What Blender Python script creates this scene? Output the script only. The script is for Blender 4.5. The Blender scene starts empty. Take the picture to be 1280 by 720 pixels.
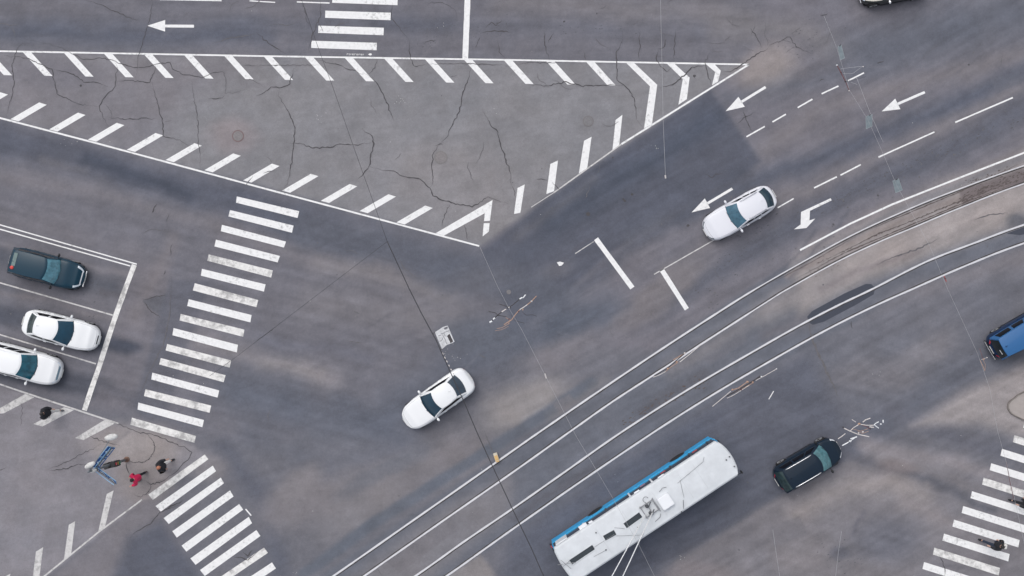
import bpy, bmesh, math, random
import numpy as np
from mathutils import Vector, Matrix
random.seed(7)
rng = np.random.default_rng(11)
scene = bpy.context.scene
COL = scene.collection
PI = math.pi
# ------------------------------------------------------------------ camera geometry (drone looking almost straight down)
CH = 66.0; FPX = 1375.0; TILT = math.radians(2.5)
CT, ST = math.cos(TILT), math.sin(TILT)
def P(px, py, z=0.0):
    a = (px - 640.0) / FPX; b = (360.0 - py) / FPX
    dx = a; dy = b * CT + ST; dz = b * ST - CT
    t = (z - CH) / dz
    return Vector((dx * t, dy * t, z))
PX = CH / FPX      # metres per pixel near the middle

def lin(c):
    c = c / 255.0
    return c / 12.92 if c <= 0.04045 else ((c + 0.055) / 1.055) ** 2.4
def L3(r, g, b): return (lin(r), lin(g), lin(b), 1.0)

# ------------------------------------------------------------------ materials
MATS = {}
def mat(name, color, rough=0.5, metal=0.0, coat=0.0, noise=0.0, nscale=4.0, spec=0.5, bump=0.0, alpha_wear=None, emit=None):
    if name in MATS: return MATS[name]
    m = bpy.data.materials.new(name); m.use_nodes = True
    nt = m.node_tree; b = nt.nodes['Principled BSDF']
    b.inputs['Base Color'].default_value = (*color[:3], 1)
    b.inputs['Roughness'].default_value = rough
    b.inputs['Metallic'].default_value = metal
    b.inputs['Coat Weight'].default_value = coat
    b.inputs['Coat Roughness'].default_value = 0.06
    b.inputs['Specular IOR Level'].default_value = spec
    tc = nt.nodes.new('ShaderNodeTexCoord')
    if noise > 0:
        n = nt.nodes.new('ShaderNodeTexNoise'); n.inputs['Scale'].default_value = nscale
        n.inputs['Detail'].default_value = 6; n.inputs['Roughness'].default_value = 0.65
        nt.links.new(tc.outputs['Object'], n.inputs['Vector'])
        mr = nt.nodes.new('ShaderNodeMapRange')
        mr.inputs['From Min'].default_value = 0.25; mr.inputs['From Max'].default_value = 0.75
        mr.inputs['To Min'].default_value = 1 - noise; mr.inputs['To Max'].default_value = 1 + noise * 0.6
        nt.links.new(n.outputs['Fac'], mr.inputs['Value'])
        mx = nt.nodes.new('ShaderNodeMix'); mx.data_type = 'RGBA'; mx.blend_type = 'MULTIPLY'
        mx.inputs['Factor'].default_value = 1.0
        mx.inputs['A'].default_value = (*color[:3], 1)
        nt.links.new(mr.outputs['Result'], mx.inputs['B'])
        nt.links.new(mx.outputs['Result'], b.inputs['Base Color'])
        if bump > 0:
            bp = nt.nodes.new('ShaderNodeBump'); bp.inputs['Strength'].default_value = bump
            bp.inputs['Distance'].default_value = 0.01
            nt.links.new(n.outputs['Fac'], bp.inputs['Height']); nt.links.new(bp.outputs['Normal'], b.inputs['Normal'])
    if alpha_wear is not None:
        # worn paint: flakes let the asphalt below show through
        thr, sc = alpha_wear
        n1 = nt.nodes.new('ShaderNodeTexNoise'); n1.inputs['Scale'].default_value = sc
        n1.inputs['Detail'].default_value = 9; n1.inputs['Roughness'].default_value = 0.72
        n2 = nt.nodes.new('ShaderNodeTexNoise'); n2.inputs['Scale'].default_value = 0.55
        n2.inputs['Detail'].default_value = 3
        for n in (n1, n2): nt.links.new(tc.outputs['Object'], n.inputs['Vector'])
        ad = nt.nodes.new('ShaderNodeMath'); ad.operation = 'MULTIPLY_ADD'
        nt.links.new(n2.outputs['Fac'], ad.inputs[0]); ad.inputs[1].default_value = 0.55
        nt.links.new(n1.outputs['Fac'], ad.inputs[2])
        mr = nt.nodes.new('ShaderNodeMapRange'); mr.inputs['From Min'].default_value = thr
        mr.inputs['From Max'].default_value = thr + 0.20
        mr.inputs['To Min'].default_value = 0.5; mr.inputs['To Max'].default_value = 1.0
        nt.links.new(ad.outputs[0], mr.inputs['Value'])
        nt.links.new(mr.outputs['Result'], b.inputs['Alpha'])
    MATS[name] = m
    return m

paint = mat('road_paint', (0.79, 0.79, 0.79), 0.7, noise=0.13, nscale=5, alpha_wear=(0.50, 5.0))
paint_worn = mat('road_paint_worn', (0.76, 0.75, 0.735), 0.75, noise=0.22, nscale=4, alpha_wear=(0.62, 2.2))
paint_dull = mat('road_paint_dull', (0.60, 0.59, 0.585), 0.8, noise=0.2, nscale=5, alpha_wear=(0.58, 4.0))
paint_faint = mat('road_paint_faint', (0.42, 0.41, 0.41), 0.8, noise=0.2, nscale=5, alpha_wear=(0.76, 5.0))
crack_m = mat('crack_bitumen', (0.072, 0.068, 0.074), 0.9, noise=0.3, nscale=6)
crack_f = mat('crack_faint', (0.13, 0.125, 0.135), 0.9, noise=0.3, nscale=6)
patch_m = mat('fresh_bitumen', L3(66, 70, 81), 0.9, noise=0.15, nscale=9)
white_car = mat('white_lacquer', (0.80, 0.815, 0.83), 0.35, coat=0.4)
pearl_car = mat('pearl_lacquer', (0.71, 0.72, 0.77), 0.38, coat=0.4)
teal_car = mat('sky_teal_lacquer', (0.005, 0.034, 0.060), 0.3, spec=.15, coat=.35)  # teal of the reflected sky put into the base colour
black_car = mat('sky_black_lacquer', (0.007, 0.017, 0.032), 0.3, spec=.15, coat=.4)  # bluish sky reflection put into the black base colour
darkgreen_car = mat('green_black_lacquer', (0.012, 0.017, 0.015), 0.3, coat=0.8)
cream_car = mat('cream_panel', (0.66, 0.62, 0.55), 0.35, coat=0.6, noise=0.25, nscale=2)
blue_car = mat('blue_lacquer', (0.018, 0.115, 0.30), 0.35, coat=0.7)
glass_teal = mat('sky_teal_glass', (0.035, 0.12, 0.145), 0.08, coat=0.6, noise=0.75, nscale=2.6)  # reflected sky put into the colour, likewise in the coloured windscreens below
glass_blue = mat('sky_blue_glass', (0.008, 0.045, 0.085), 0.08, coat=0.6, noise=0.4, nscale=1.8)  # blue of the reflected sky put into the colour
glass_dark = mat('black_side_glass', (0.002, 0.003, 0.006), 0.1, spec=.3)
glass_grey = mat('grey_rear_glass', (0.03, 0.05, 0.065), 0.1, coat=0.6, noise=0.7, nscale=2.5)
rubber = mat('tyre_rubber', (0.016, 0.016, 0.018), 0.85)
trim = mat('black_trim', (0.012, 0.013, 0.016), 0.5)
alloy = mat('alloy_rim', (0.75, 0.76, 0.78), 0.3, metal=0.7)
chrome = mat('chrome_trim', (0.85, 0.86, 0.88), 0.2, metal=0.6)
lamp_clear = mat('clear_lamp', (0.62, 0.68, 0.74), 0.12, coat=1.0)
lamp_smoke = mat('smoked_lamp', (0.13, 0.15, 0.18), 0.12, coat=1.0)
lamp_red = mat('red_lamp', (0.5, 0.015, 0.03), 0.15, coat=1.0)
plate_m = mat('plate_white', (0.72, 0.72, 0.70), 0.5)
red_m = mat('red_plastic', (0.62, 0.05, 0.04), 0.5, noise=0.3, nscale=9)
seam_m = mat('panel_seam', (0.17, 0.18, 0.20), 0.7)
seam_dark = mat('panel_seam_dark', (0.004, 0.005, 0.007), 0.7)

# ------------------------------------------------------------------ mesh helpers
def tag(o, label=None, cat=None, group=None, kind=None):
    if label: o['label'] = label
    if cat: o['category'] = cat
    if group: o['group'] = group
    if kind: o['kind'] = kind
    return o
def empty(name, loc=(0, 0, 0), rz=0.0):
    o = bpy.data.objects.new(name, None); COL.objects.link(o)
    o.location = loc; o.rotation_euler = (0, 0, rz); o.empty_display_size = 0.3
    return o
def link_mesh(name, me, m, parent=None, smooth=False):
    o = bpy.data.objects.new(name, me); COL.objects.link(o)
    if m is not None and not me.materials: me.materials.append(m)
    if parent is not None: o.parent = parent
    if smooth:
        me.polygons.foreach_set('use_smooth', [True] * len(me.polygons))
    return o
def mkmesh(name, v, f):
    me = bpy.data.meshes.new(name); me.from_pydata([tuple(p) for p in v], [], f); me.update()
    return me
class MB:
    def __init__(s): s.v = []; s.f = []
    def add(s, v, f):
        b = len(s.v); s.v += [tuple(p) for p in v]; s.f += [tuple(b + i for i in q) for q in f]; return s
    def box(s, c, size, rz=0.0, rot=None, top=1.0):
        M = rot if rot is not None else Matrix.Rotation(rz, 3, 'Z')
        hx, hy, hz = size[0] / 2, size[1] / 2, size[2] / 2
        v = []
        for z in (-hz, hz):
            k = 1.0 if z < 0 else top
            for x, y in ((-hx, -hy), (hx, -hy), (hx, hy), (-hx, hy)):
                v.append(Vector(c) + M @ Vector((x * k, y * k, z)))
        return s.add(v, [(3, 2, 1, 0), (4, 5, 6, 7), (0, 1, 5, 4), (1, 2, 6, 5), (2, 3, 7, 6), (3, 0, 4, 7)])
    def tube(s, pts, r, n=8, cap=True):
        pts = [Vector(p) for p in pts]; rings = []
        rr = r if isinstance(r, (list, tuple)) else [r] * len(pts)
        for i, p in enumerate(pts):
            d = (pts[min(i + 1, len(pts) - 1)] - pts[max(i - 1, 0)])
            d = d.normalized() if d.length > 1e-9 else Vector((0, 0, 1))
            up = Vector((0, 0, 1)) if abs(d.z) < 0.9 else Vector((1, 0, 0))
            a = d.cross(up).normalized(); b = a.cross(d)
            rings.append([p + (a * math.cos(t) + b * math.sin(t)) * rr[i] for t in [2 * PI * k / n for k in range(n)]])
        v = [q for R in rings for q in R]; f = []
        for i in range(len(pts) - 1):
            for k in range(n):
                f.append((i * n + k, i * n + (k + 1) % n, (i + 1) * n + (k + 1) % n, (i + 1) * n + k))
        if cap:
            f.append(tuple(range(n - 1, -1, -1))); f.append(tuple((len(pts) - 1) * n + k for k in range(n)))
        return s.add(v, f)
    def lathe(s, prof, c=(0, 0, 0), axis='Z', n=24, rot=None):
        v = []; f = []
        for (r, h) in prof:
            for k in range(n):
                t = 2 * PI * k / n
                p = Vector((r * math.cos(t), r * math.sin(t), h))
                if axis == 'Y': p = Vector((p.x, p.z, -p.y))
                if rot is not None: p = rot @ p
                v.append(Vector(c) + p)
        for i in range(len(prof) - 1):
            for k in range(n):
                f.append((i * n + k, i * n + (k + 1) % n, (i + 1) * n + (k + 1) % n, (i + 1) * n + k))
        f.append(tuple(range(n - 1, -1, -1))); f.append(tuple((len(prof) - 1) * n + k for k in range(n)))
        return s.add(v, f)
    def ball(s, c, r, n=10, sc=(1, 1, 1), rot=None):
        v = []; f = []
        for i in range(n + 1):
            th = PI * i / n
            for k in range(n * 2):
                ph = PI * k / n
                p = Vector((math.sin(th) * math.cos(ph) * sc[0], math.sin(th) * math.sin(ph) * sc[1], math.cos(th) * sc[2])) * r
                if rot is not None: p = rot @ p
                v.append(Vector(c) + p)
        m = n * 2
        for i in range(n):
            for k in range(m):
                a, b, cc, d = i * m + k, (i + 1) * m + k, (i + 1) * m + (k + 1) % m, i * m + (k + 1) % m
                f.append((a, b, cc, d))
        return s.add(v, f)
    def build(s, name, m, parent=None, smooth=False, bevel=0.0, weld=0.0):
        me = mkmesh(name, s.v, s.f)
        if weld or bevel:
            bm = bmesh.new(); bm.from_mesh(me)
            if weld: bmesh.ops.remove_doubles(bm, verts=bm.verts, dist=weld)
            if bevel:
                es = [e for e in bm.edges if len(e.link_faces) == 2 and e.calc_face_angle(0) > 0.5]
                bmesh.ops.bevel(bm, geom=es, offset=bevel, segments=2, affect='EDGES', clamp_overlap=True)
            bmesh.ops.recalc_face_normals(bm, faces=bm.faces)
            bm.to_mesh(me); bm.free()
        return link_mesh(name, me, m, parent, smooth)
def catmull(pts, sub=6):
    out = []; n = len(pts)
    if n < 3: return [Vector(p) for p in pts]
    pts = [Vector(p) for p in pts]
    for i in range(n - 1):
        p0, p1, p2, p3 = pts[max(i - 1, 0)], pts[i], pts[i + 1], pts[min(i + 2, n - 1)]
        for k in range(sub):
            t = k / sub
            out.append(0.5 * ((2 * p1) + (p2 - p0) * t + (2 * p0 - 5 * p1 + 4 * p2 - p3) * t * t + (3 * p1 - p0 - 3 * p2 + p3) * t ** 3))
    out.append(pts[-1]); return out
def ribbon(mb, pts, w, z, jit=0.0, taper=False):
    """flat strip on the road, width w metres"""
    pts = [Vector((p[0], p[1], 0)) for p in pts]; v = []; n = len(pts)
    for i, p in enumerate(pts):
        d = pts[min(i + 1, n - 1)] - pts[max(i - 1, 0)]
        if d.length < 1e-9: d = Vector((1, 0, 0))
        d.normalize(); nn = Vector((-d.y, d.x, 0))
        ww = w * (1 + random.uniform(-jit, jit))
        if taper: ww *= max(0.12, min(1, 3.5 * min(i, n - 1 - i) / max(1, n - 1)))
        v += [p + nn * ww / 2 + Vector((0, 0, z)), p - nn * ww / 2 + Vector((0, 0, z))]
    mb.add(v, [(2 * i + 1, 2 * i + 3, 2 * i + 2, 2 * i) for i in range(n - 1)])
def poly(mb, pxs, z):
    v = [P(x, y) + Vector((0, 0, z)) for x, y in pxs]
    a = sum((v[i].x * v[(i + 1) % len(v)].y - v[(i + 1) % len(v)].x * v[i].y) for i in range(len(v)))
    if a < 0: v.reverse()
    mb.add(v, [tuple(range(len(v)))])
def line(mb, pxs, wpx, z, jit=0.06, step=None):
    pts = [P(x, y) for x, y in pxs]
    out = []
    for i in range(len(pts) - 1):
        n = max(1, int((pts[i + 1] - pts[i]).length / 0.5))
        for k in range(n): out.append(pts[i].lerp(pts[i + 1], k / n))
    out.append(pts[-1])
    ribbon(mb, out, wpx * PX, z, jit)
def struct(name, mb, m): return tag(mb.build(name, m), kind='structure')

# ================================================================== GROUND
def axis_coords(half, fine, far):
    c = list(np.arange(0, half, fine)); x = half; s = fine
    while x < far: c.append(x); s *= 1.35; x += s
    c.append(far); c = np.array(c)
    return np.concatenate([-c[:0:-1], c])
GX = axis_coords(35.0, 0.11, 900.0); GY = axis_coords(22.5, 0.11, 900.0)
X, Y = np.meshgrid(GX, GY)
def topx(x, y, z=0.0):
    dx, dy, dz = x, y, z - CH
    zc = -(dy * ST - dz * CT) ; f = dy * ST - dz * CT
    up = dy * CT + dz * ST
    f = np.maximum(f, 5.0)
    return 640 + FPX * dx / f, 360 - FPX * up / f
U, V = topx(X, Y)
def vnoise(x, y, seed):
    r = np.random.default_rng(seed).random((256, 256))
    xi = np.floor(x).astype(int); yi = np.floor(y).astype(int)
    fx = x - xi; fy = y - yi; fx = fx * fx * (3 - 2 * fx); fy = fy * fy * (3 - 2 * fy)
    g = lambda a, b: r[a % 256, b % 256]
    return (g(xi, yi) * (1 - fx) + g(xi + 1, yi) * fx) * (1 - fy) + (g(xi, yi + 1) * (1 - fx) + g(xi + 1, yi + 1) * fx) * fy
def fbm(x, y, seed, o=4):
    s = 0; a = 1; t = 0
    for k in range(o):
        s = s + a * vnoise(x * 2 ** k + 17.3 * k, y * 2 ** k + 5.1 * k, seed + k); t += a; a *= 0.55
    return s / t - 0.5
WU = U + 20 * fbm(U / 60, V / 60, 1) + 7 * fbm(U / 14, V / 14, 5); WV = V + 16 * fbm(U / 60, V / 60, 2) + 6 * fbm(U / 14, V / 14, 6)
SU = U + 3 * fbm(U / 20, V / 20, 3); SV = V + 3 * fbm(U / 20, V / 20, 4)
col = np.empty(U.shape + (3,)); col[:] = (107, 107, 115)
def over(mask, c, a):
    global col
    m = (mask * a)[..., None]
    col = col * (1 - m) + np.array(c, float) * m
def dist_line(pts, u, v):
    d = np.full(u.shape, 1e9)
    for (x0, y0), (x1, y1) in zip(pts[:-1], pts[1:]):
        dx, dy = x1 - x0, y1 - y0; l = dx * dx + dy * dy + 1e-9
        t = np.clip(((u - x0) * dx + (v - y0) * dy) / l, 0, 1)
        d = np.minimum(d, np.hypot(u - x0 - t * dx, v - y0 - t * dy))
    return d
def inside(pts, u, v):
    c = np.zeros(u.shape, bool); n = len(pts)
    for i in range(n):
        x0, y0 = pts[i]; x1, y1 = pts[(i + 1) % n]
        if y0 == y1: continue
        c ^= ((y0 > v) != (y1 > v)) & (u < (x1 - x0) * (v - y0) / (y1 - y0) + x0)
    return c
def sm(x): x = np.clip(x, 0, 1); return x * x * (3 - 2 * x)
def band(pts, w, soft, c, a=1.0, sharp=False):
    u, v = (SU, SV) if sharp else (WU, WV)
    d = dist_line(pts, u, v); over(sm((w / 2 + soft / 2 - d) / soft), c, a)
def area(pts, soft, c, a=1.0, sharp=True):
    u, v = (SU, SV) if sharp else (WU, WV)
    d = dist_line(list(pts) + [pts[0]], u, v); s = np.where(inside(pts, u, v), d, -d)
    over(sm((s + soft / 2) / soft), c, a)
def spot(x, y, rx, ry, c, a=1.0, ang=0):
    t = math.radians(ang); du = WU - x; dv = WV - y
    p = du * math.cos(t) - dv * math.sin(t); q = du * math.sin(t) + dv * math.cos(t)
    over(sm(1.35 - np.hypot(p / rx, q / ry) * 0.9), c, a)
# --- top street
area([(-600, -500), (1100, -500), (936, 80), (-600, 40)], 14, (108, 107, 115))
band([(-100, 35), (60, 40), (230, 48), (330, 40)], 26, 40, (88, 92, 105))
band([(330, 30), (480, 30), (620, 34), (760, 36), (900, 34)], 20, 34, (100, 101, 111), .9)
band([(470, 30), (560, 33)], 14, 24, (91, 93, 104))
band([(620, 5), (760, 8), (900, 20), (980, 45)], 20, 40, (122, 119, 124))
spot(340, 8, 60, 14, (118, 115, 122), .7)
# --- hatched triangle
TRI = [(-700, 44), (0, 66), (935, 81), (690, 240), (600, 308), (320, 231), (0, 148), (-700, -40)]
area(TRI, 5, (128, 127, 131))
area([(-700, 44), (0, 66), (320, 72), (240, 120), (180, 195), (0, 148), (-700, -40)], 60, (122, 119, 125), .9)
spot(560, 230, 110, 50, (134, 131, 134), .8, -15)
spot(290, 170, 30, 22, (140, 130, 132), .7)
spot(60, 90, 70, 18, (112, 110, 118), .6)
# --- right top carriageway
area([(936, 80), (1000, -200), (1900, -400), (1900, -100), (1280, 190), (1000, 330), (820, 440), (640, 420), (602, 310)], 16, (112, 110, 118))
band([(900, 30), (1010, 40), (1060, 70)], 26, 40, (118, 115, 119))
spot(962, 88, 42, 26, (143, 135, 134), .95, 25)
band([(1080, 70), (1180, 40), (1300, 10)], 60, 60, (98, 101, 112))
band([(905, 120), (1010, 105), (1090, 80)], 14, 34, (96, 99, 110), .8)
band([(1300, 60), (1150, 100), (1010, 140), (955, 190)], 16, 26, (121, 117, 122))
band([(1300, 85), (1130, 155), (1020, 195), (930, 235), (850, 270)], 20, 28, (87, 91, 104))
band([(1300, 108), (1200, 148), (1060, 210), (960, 258), (835, 340)], 10, 22, (121, 117, 121), .9)
band([(1300, 130), (1180, 190), (1060, 240), (960, 300), (860, 365), (800, 400)], 26, 26, (94, 96, 107))
band([(1090, 212), (1280, 130)], 6, 18, (86, 86, 94), .5)
band([(1300, 185), (1120, 262), (1000, 322)], 26, 16, (134, 128, 130), .9)
# new dark asphalt sheet
area([(604, 312), (692, 243), (888, 112), (906, 138), (951, 202), (905, 232), (820, 280), (760, 318), (700, 372), (640, 420), (575, 360)], 9, (86, 89, 101))
band([(690, 275), (790, 215), (890, 150)], 26, 40, (78, 84, 98))
band([(640, 330), (720, 265), (760, 245)], 20, 40, (80, 85, 98), .7)
band([(640, 300), (690, 262), (740, 225)], 4, 26, (104, 103, 109), .8)
band([(905, 245), (840, 275), (790, 300)], 14, 20, (100, 102, 112), .6)
band([(930, 215), (850, 275), (780, 320), (720, 360)], 12, 22, (78, 82, 94), .7)
spot(690, 340, 26, 12, (104, 103, 110), .6, 30)
spot(850, 350, 40, 16, (122, 117, 120), .8, 30)
spot(815, 378, 50, 20, (120, 115, 118), .8, 30)
# --- left carriageway
area([(-500, 25), (0, 150), (320, 236), (600, 312), (640, 400), (600, 460), (340, 560), (165, 525), (0, 478), (-500, 330)], 6, (108, 107, 115))
band([(-100, 150), (60, 185), (190, 222), (320, 258), (420, 290)], 38, 30, (88, 91, 103))
band([(110, 198), (200, 228), (235, 238)], 14, 20, (72, 77, 90), .9)
band([(380, 285), (480, 310), (600, 345), (700, 380)], 46, 34, (92, 95, 106))
band([(0, 220), (120, 240), (250, 275), (380, 320), (500, 350)], 14, 30, (120, 116, 121), .9)
band([(50, 198), (110, 214)], 4, 16, (120, 117, 122), .6)
band([(-60, 262), (80, 290), (200, 330)], 20, 30, (113, 111, 118), .8)
band([(400, 330), (470, 345), (560, 370)], 14, 30, (124, 120, 123), .8)
# left lanes
band([(-80, 300), (60, 336), (140, 360)], 20, 20, (86, 89, 99), .85)
band([(-80, 372), (60, 405), (150, 432)], 22, 16, (80, 83, 94), .85)
band([(-80, 440), (60, 470), (130, 492)], 26, 14, (80, 83, 94), .85)
band([(-80, 285), (160, 345)], 5, 12, (122, 118, 123), .8)
band([(-80, 342), (150, 400)], 5, 14, (124, 119, 123), .8)
area([(168, 330), (216, 330), (186, 440), (160, 515), (112, 505), (140, 420)], 14, (112, 109, 116), .8)
band([(165, 395), (215, 300)], 14, 26, (124, 118, 121), .6)
spot(150, 430, 22, 10, (72, 76, 88), 1.0, -10)
area([(178, 375), (209, 367), (208, 399), (190, 388)], 3, (95, 96, 104), .8)
band([(128, 366), (150, 372)], 6, 10, (92, 90, 96), .8)
band([(115, 470), (150, 492), (185, 505)], 9, 18, (88, 89, 98), .7)
area([(212, 350), (262, 352), (200, 540), (168, 510), (190, 430)], 8, (92, 94, 105), .6)
band([(200, 520), (240, 530), (262, 470)], 10, 14, (98, 100, 110), .5)
# --- middle of the junction
band([(250, 425), (310, 447), (360, 465), (420, 478)], 16, 34, (140, 134, 136), .75)
band([(330, 452), (400, 468)], 10, 26, (147, 141, 141), .6)
band([(330, 425), (400, 435), (460, 450)], 10, 24, (100, 101, 112), .8)
band([(390, 380), (470, 390), (560, 400)], 40, 44, (119, 116, 121), .9)
band([(300, 490), (400, 520), (480, 530), (560, 470), (660, 420), (760, 390)], 50, 50, (95, 99, 111), .95)
band([(280, 560), (330, 620), (350, 700), (360, 760)], 24, 26, (93, 96, 108), .9)
band([(310, 540), (420, 590), (500, 560)], 20, 40, (98, 101, 112), .7)
band([(430, 505), (520, 560)], 16, 30, (92, 96, 108), .6)
spot(590, 350, 40, 16, (102, 103, 112), .6)
spot(655, 505, 60, 26, (142, 137, 137), .95, 25)
spot(700, 440, 55, 20, (118, 115, 121), .9, 20)
spot(795, 400, 40, 16, (120, 116, 121), .7, 30)
spot(600, 420, 50, 25, (95, 99, 110), .8)
spot(712, 405, 40, 18, (88, 94, 107), .8, 20)
band([(350, 640), (420, 620), (500, 600), (590, 560)], 50, 40, (121, 117, 121), .9)
spot(375, 605, 34, 18, (132, 127, 130), .7, 40)
spot(450, 640, 60, 24, (127, 123, 126), .7, 30)
spot(262, 580, 26, 18, (140, 134, 136), .6)
spot(480, 590, 60, 10, (98, 102, 112), .5, 30)
# --- tram corridor
TR = [(400, 720), (640, 560), (800, 452), (960, 345), (1120, 262), (1300, 185), (1300, 300), (1140, 365), (960, 460), (820, 545), (640, 668), (560, 720), (500, 800), (300, 800)]
area(TR, 8, (101, 104, 114), .95)
band([(380, 718), (470, 652), (640, 545), (740, 478)], 14, 8, (97, 102, 113), .95, True)
area([(990, 332), (1120, 264), (1300, 190), (1300, 272), (1170, 318), (1080, 352), (1000, 395)], 26, (149, 142, 141))
band([(1040, 345), (960, 388), (900, 425), (840, 465)], 16, 26, (128, 124, 127), .7)
band([(1300, 245), (1150, 300), (1030, 350), (960, 392)], 26, 30, (148, 141, 140), .55)
band([(1060, 330), (1160, 290), (1300, 245)], 14, 20, (158, 149, 147), .8)
band([(1020, 360), (1090, 330), (1150, 312)], 5, 14, (122, 114, 117), .7)
band([(985, 345), (1060, 305), (1160, 262), (1280, 222)], 7, 8, (142, 131, 128), .8, True)
area([(1198, 238), (1280, 210), (1300, 205), (1300, 226), (1240, 240), (1204, 256)], 5, (108, 99, 101), .75)
spot(1272, 275, 16, 10, (98, 99, 106), .9)
area([(1120, 366), (1300, 302), (1500, 260), (1500, 380), (1180, 400), (1060, 425)], 30, (122, 118, 123), .9)
area([(440, 720), (560, 632), (640, 590), (640, 640), (560, 705), (500, 760), (420, 760)], 26, (124, 121, 125), .8)
area([(556, 722), (600, 692), (622, 720), (600, 760), (560, 770)], 8, (136, 131, 132), .9)
band([(690, 520), (760, 475)], 10, 14, (122, 120, 123), .5)
band([(800, 517), (880, 470)], 12, 14, (90, 88, 94), .45)
band([(985, 350), (1030, 300), (1060, 262)], 3, 6, (84, 86, 96), .5); band([(960, 352), (1000, 312), (1018, 290)], 3, 6, (84, 86, 96), .5)
band([(640, 650), (760, 570)], 8, 12, (90, 88, 95), .5)
band([(960, 420), (1010, 400)], 14, 20, (112, 109, 115), .8)
# --- lower right
area([(640, 672), (820, 545), (1010, 440), (1160, 470), (1100, 560), (960, 640), (840, 700), (700, 790), (600, 780)], 28, (92, 95, 107), .95)
area([(1010, 440), (1120, 375), (1260, 340), (1500, 320), (1500, 420), (1260, 470), (1160, 510), (1060, 530)], 34, (106, 107, 116), .95)
spot(1160, 440, 46, 18, (122, 119, 124), .8, 30)
spot(1100, 470, 60, 20, (114, 112, 118), .8)
band([(1300, 420), (1240, 440), (1170, 490), (1110, 530)], 20, 40, (94, 97, 108), .9)
area([(820, 740), (846, 700), (900, 668), (960, 628), (1060, 574), (1130, 560), (1300, 640), (1300, 900), (800, 900)], 12, (121, 118, 123), .97)
band([(1080, 560), (1160, 574), (1300, 610)], 20, 20, (134, 129, 133), .9)
band([(1000, 640), (1060, 610), (1110, 605), (1150, 620)], 24, 30, (148, 141, 141), .95)
band([(1130, 630), (1200, 655)], 14, 22, (140, 133, 135), .8)
band([(1060, 572), (1140, 596), (1210, 624), (1240, 636)], 8, 12, (92, 93, 102), .9)
band([(1110, 515), (1200, 552), (1300, 572)], 16, 16, (98, 99, 109), .9)
spot(1120, 585, 30, 10, (124, 114, 114), .6, -10)
area([(1140, 532), (1200, 492), (1300, 445), (1500, 380), (1500, 560), (1300, 552), (1220, 530)], 22, (150, 143, 143))
spot(1110, 675, 44, 30, (106, 107, 117), .85)
band([(1079, 640), (1070, 665)], 4, 8, (98, 97, 106), .7)
spot(1000, 690, 40, 26, (128, 123, 126), .7)
spot(870, 715, 40, 16, (132, 124, 126), .7)
spot(1052, 690, 14, 8, (90, 91, 101), .7)
spot(880, 590, 40, 30, (88, 92, 105), .6)
# --- lower left hatched corner
area([(-500, 330), (0, 482), (148, 531), (240, 556), (262, 572), (180, 626), (60, 719), (-40, 800), (-500, 1100)], 5, (131, 128, 134))
spot(170, 556, 58, 28, (150, 142, 140), .9)
spot(176, 600, 34, 30, (143, 135, 134), .8)
spot(70, 590, 50, 26, (127, 124, 130), .8)
area([(178, 626), (196, 628), (250, 715), (280, 800), (40, 800), (64, 722)], 10, (118, 115, 121), .95)
area([(160, 672), (200, 650), (250, 715), (270, 780), (120, 780)], 22, (90, 93, 105), .95)
# streaks following the lanes, then general mottling
def streak(mask, ang, seed, amp):
    global col
    t = math.radians(ang); p = U * math.cos(t) - V * math.sin(t); q = U * math.sin(t) + V * math.cos(t)
    n = fbm(p / 90, q / 7, seed, 4)
    col = col * (1 + (mask * amp * n)[..., None])
mL = sm((640 - U) / 200) * sm((V - (150 + U * .26)) / 10) * sm((560 + (U * .1) - V) / 60)
mR = sm((U - 560) / 200) * sm((V - (81 + (936 - U) * .6)) / 20)
streak(mL, -14.5, 40, .13); streak(mR, 29, 50, .13)
streak(sm((70 + U * .017 - V) / 12) * sm((1000 - U) / 80), -1, 60, .15)
mM = sm((U - 170) / 60) * sm((V - (240 + (U - 320) * .27)) / 20) * sm((900 - U) / 200) * sm((640 - V) / 80)
streak(mM, 20, 100, .09); streak(sm((V - 380) / 60) * sm((U - 900) / 80), -14, 110, .13)
def fine(mask, ang, seed, amp):
    global col
    t = math.radians(ang); p = U * math.cos(t) - V * math.sin(t); q = U * math.sin(t) + V * math.cos(t)
    n = fbm(p / 34, q / 4.2, seed, 3); n = np.sign(n) * np.abs(n) ** .7
    col = col * (1 + (mask * amp * n)[..., None])
fine(mL, -14.5, 140, .055); fine(mR, 28, 150, .055); fine(1 - np.maximum(mL, mR), 12, 160, .04)
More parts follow.
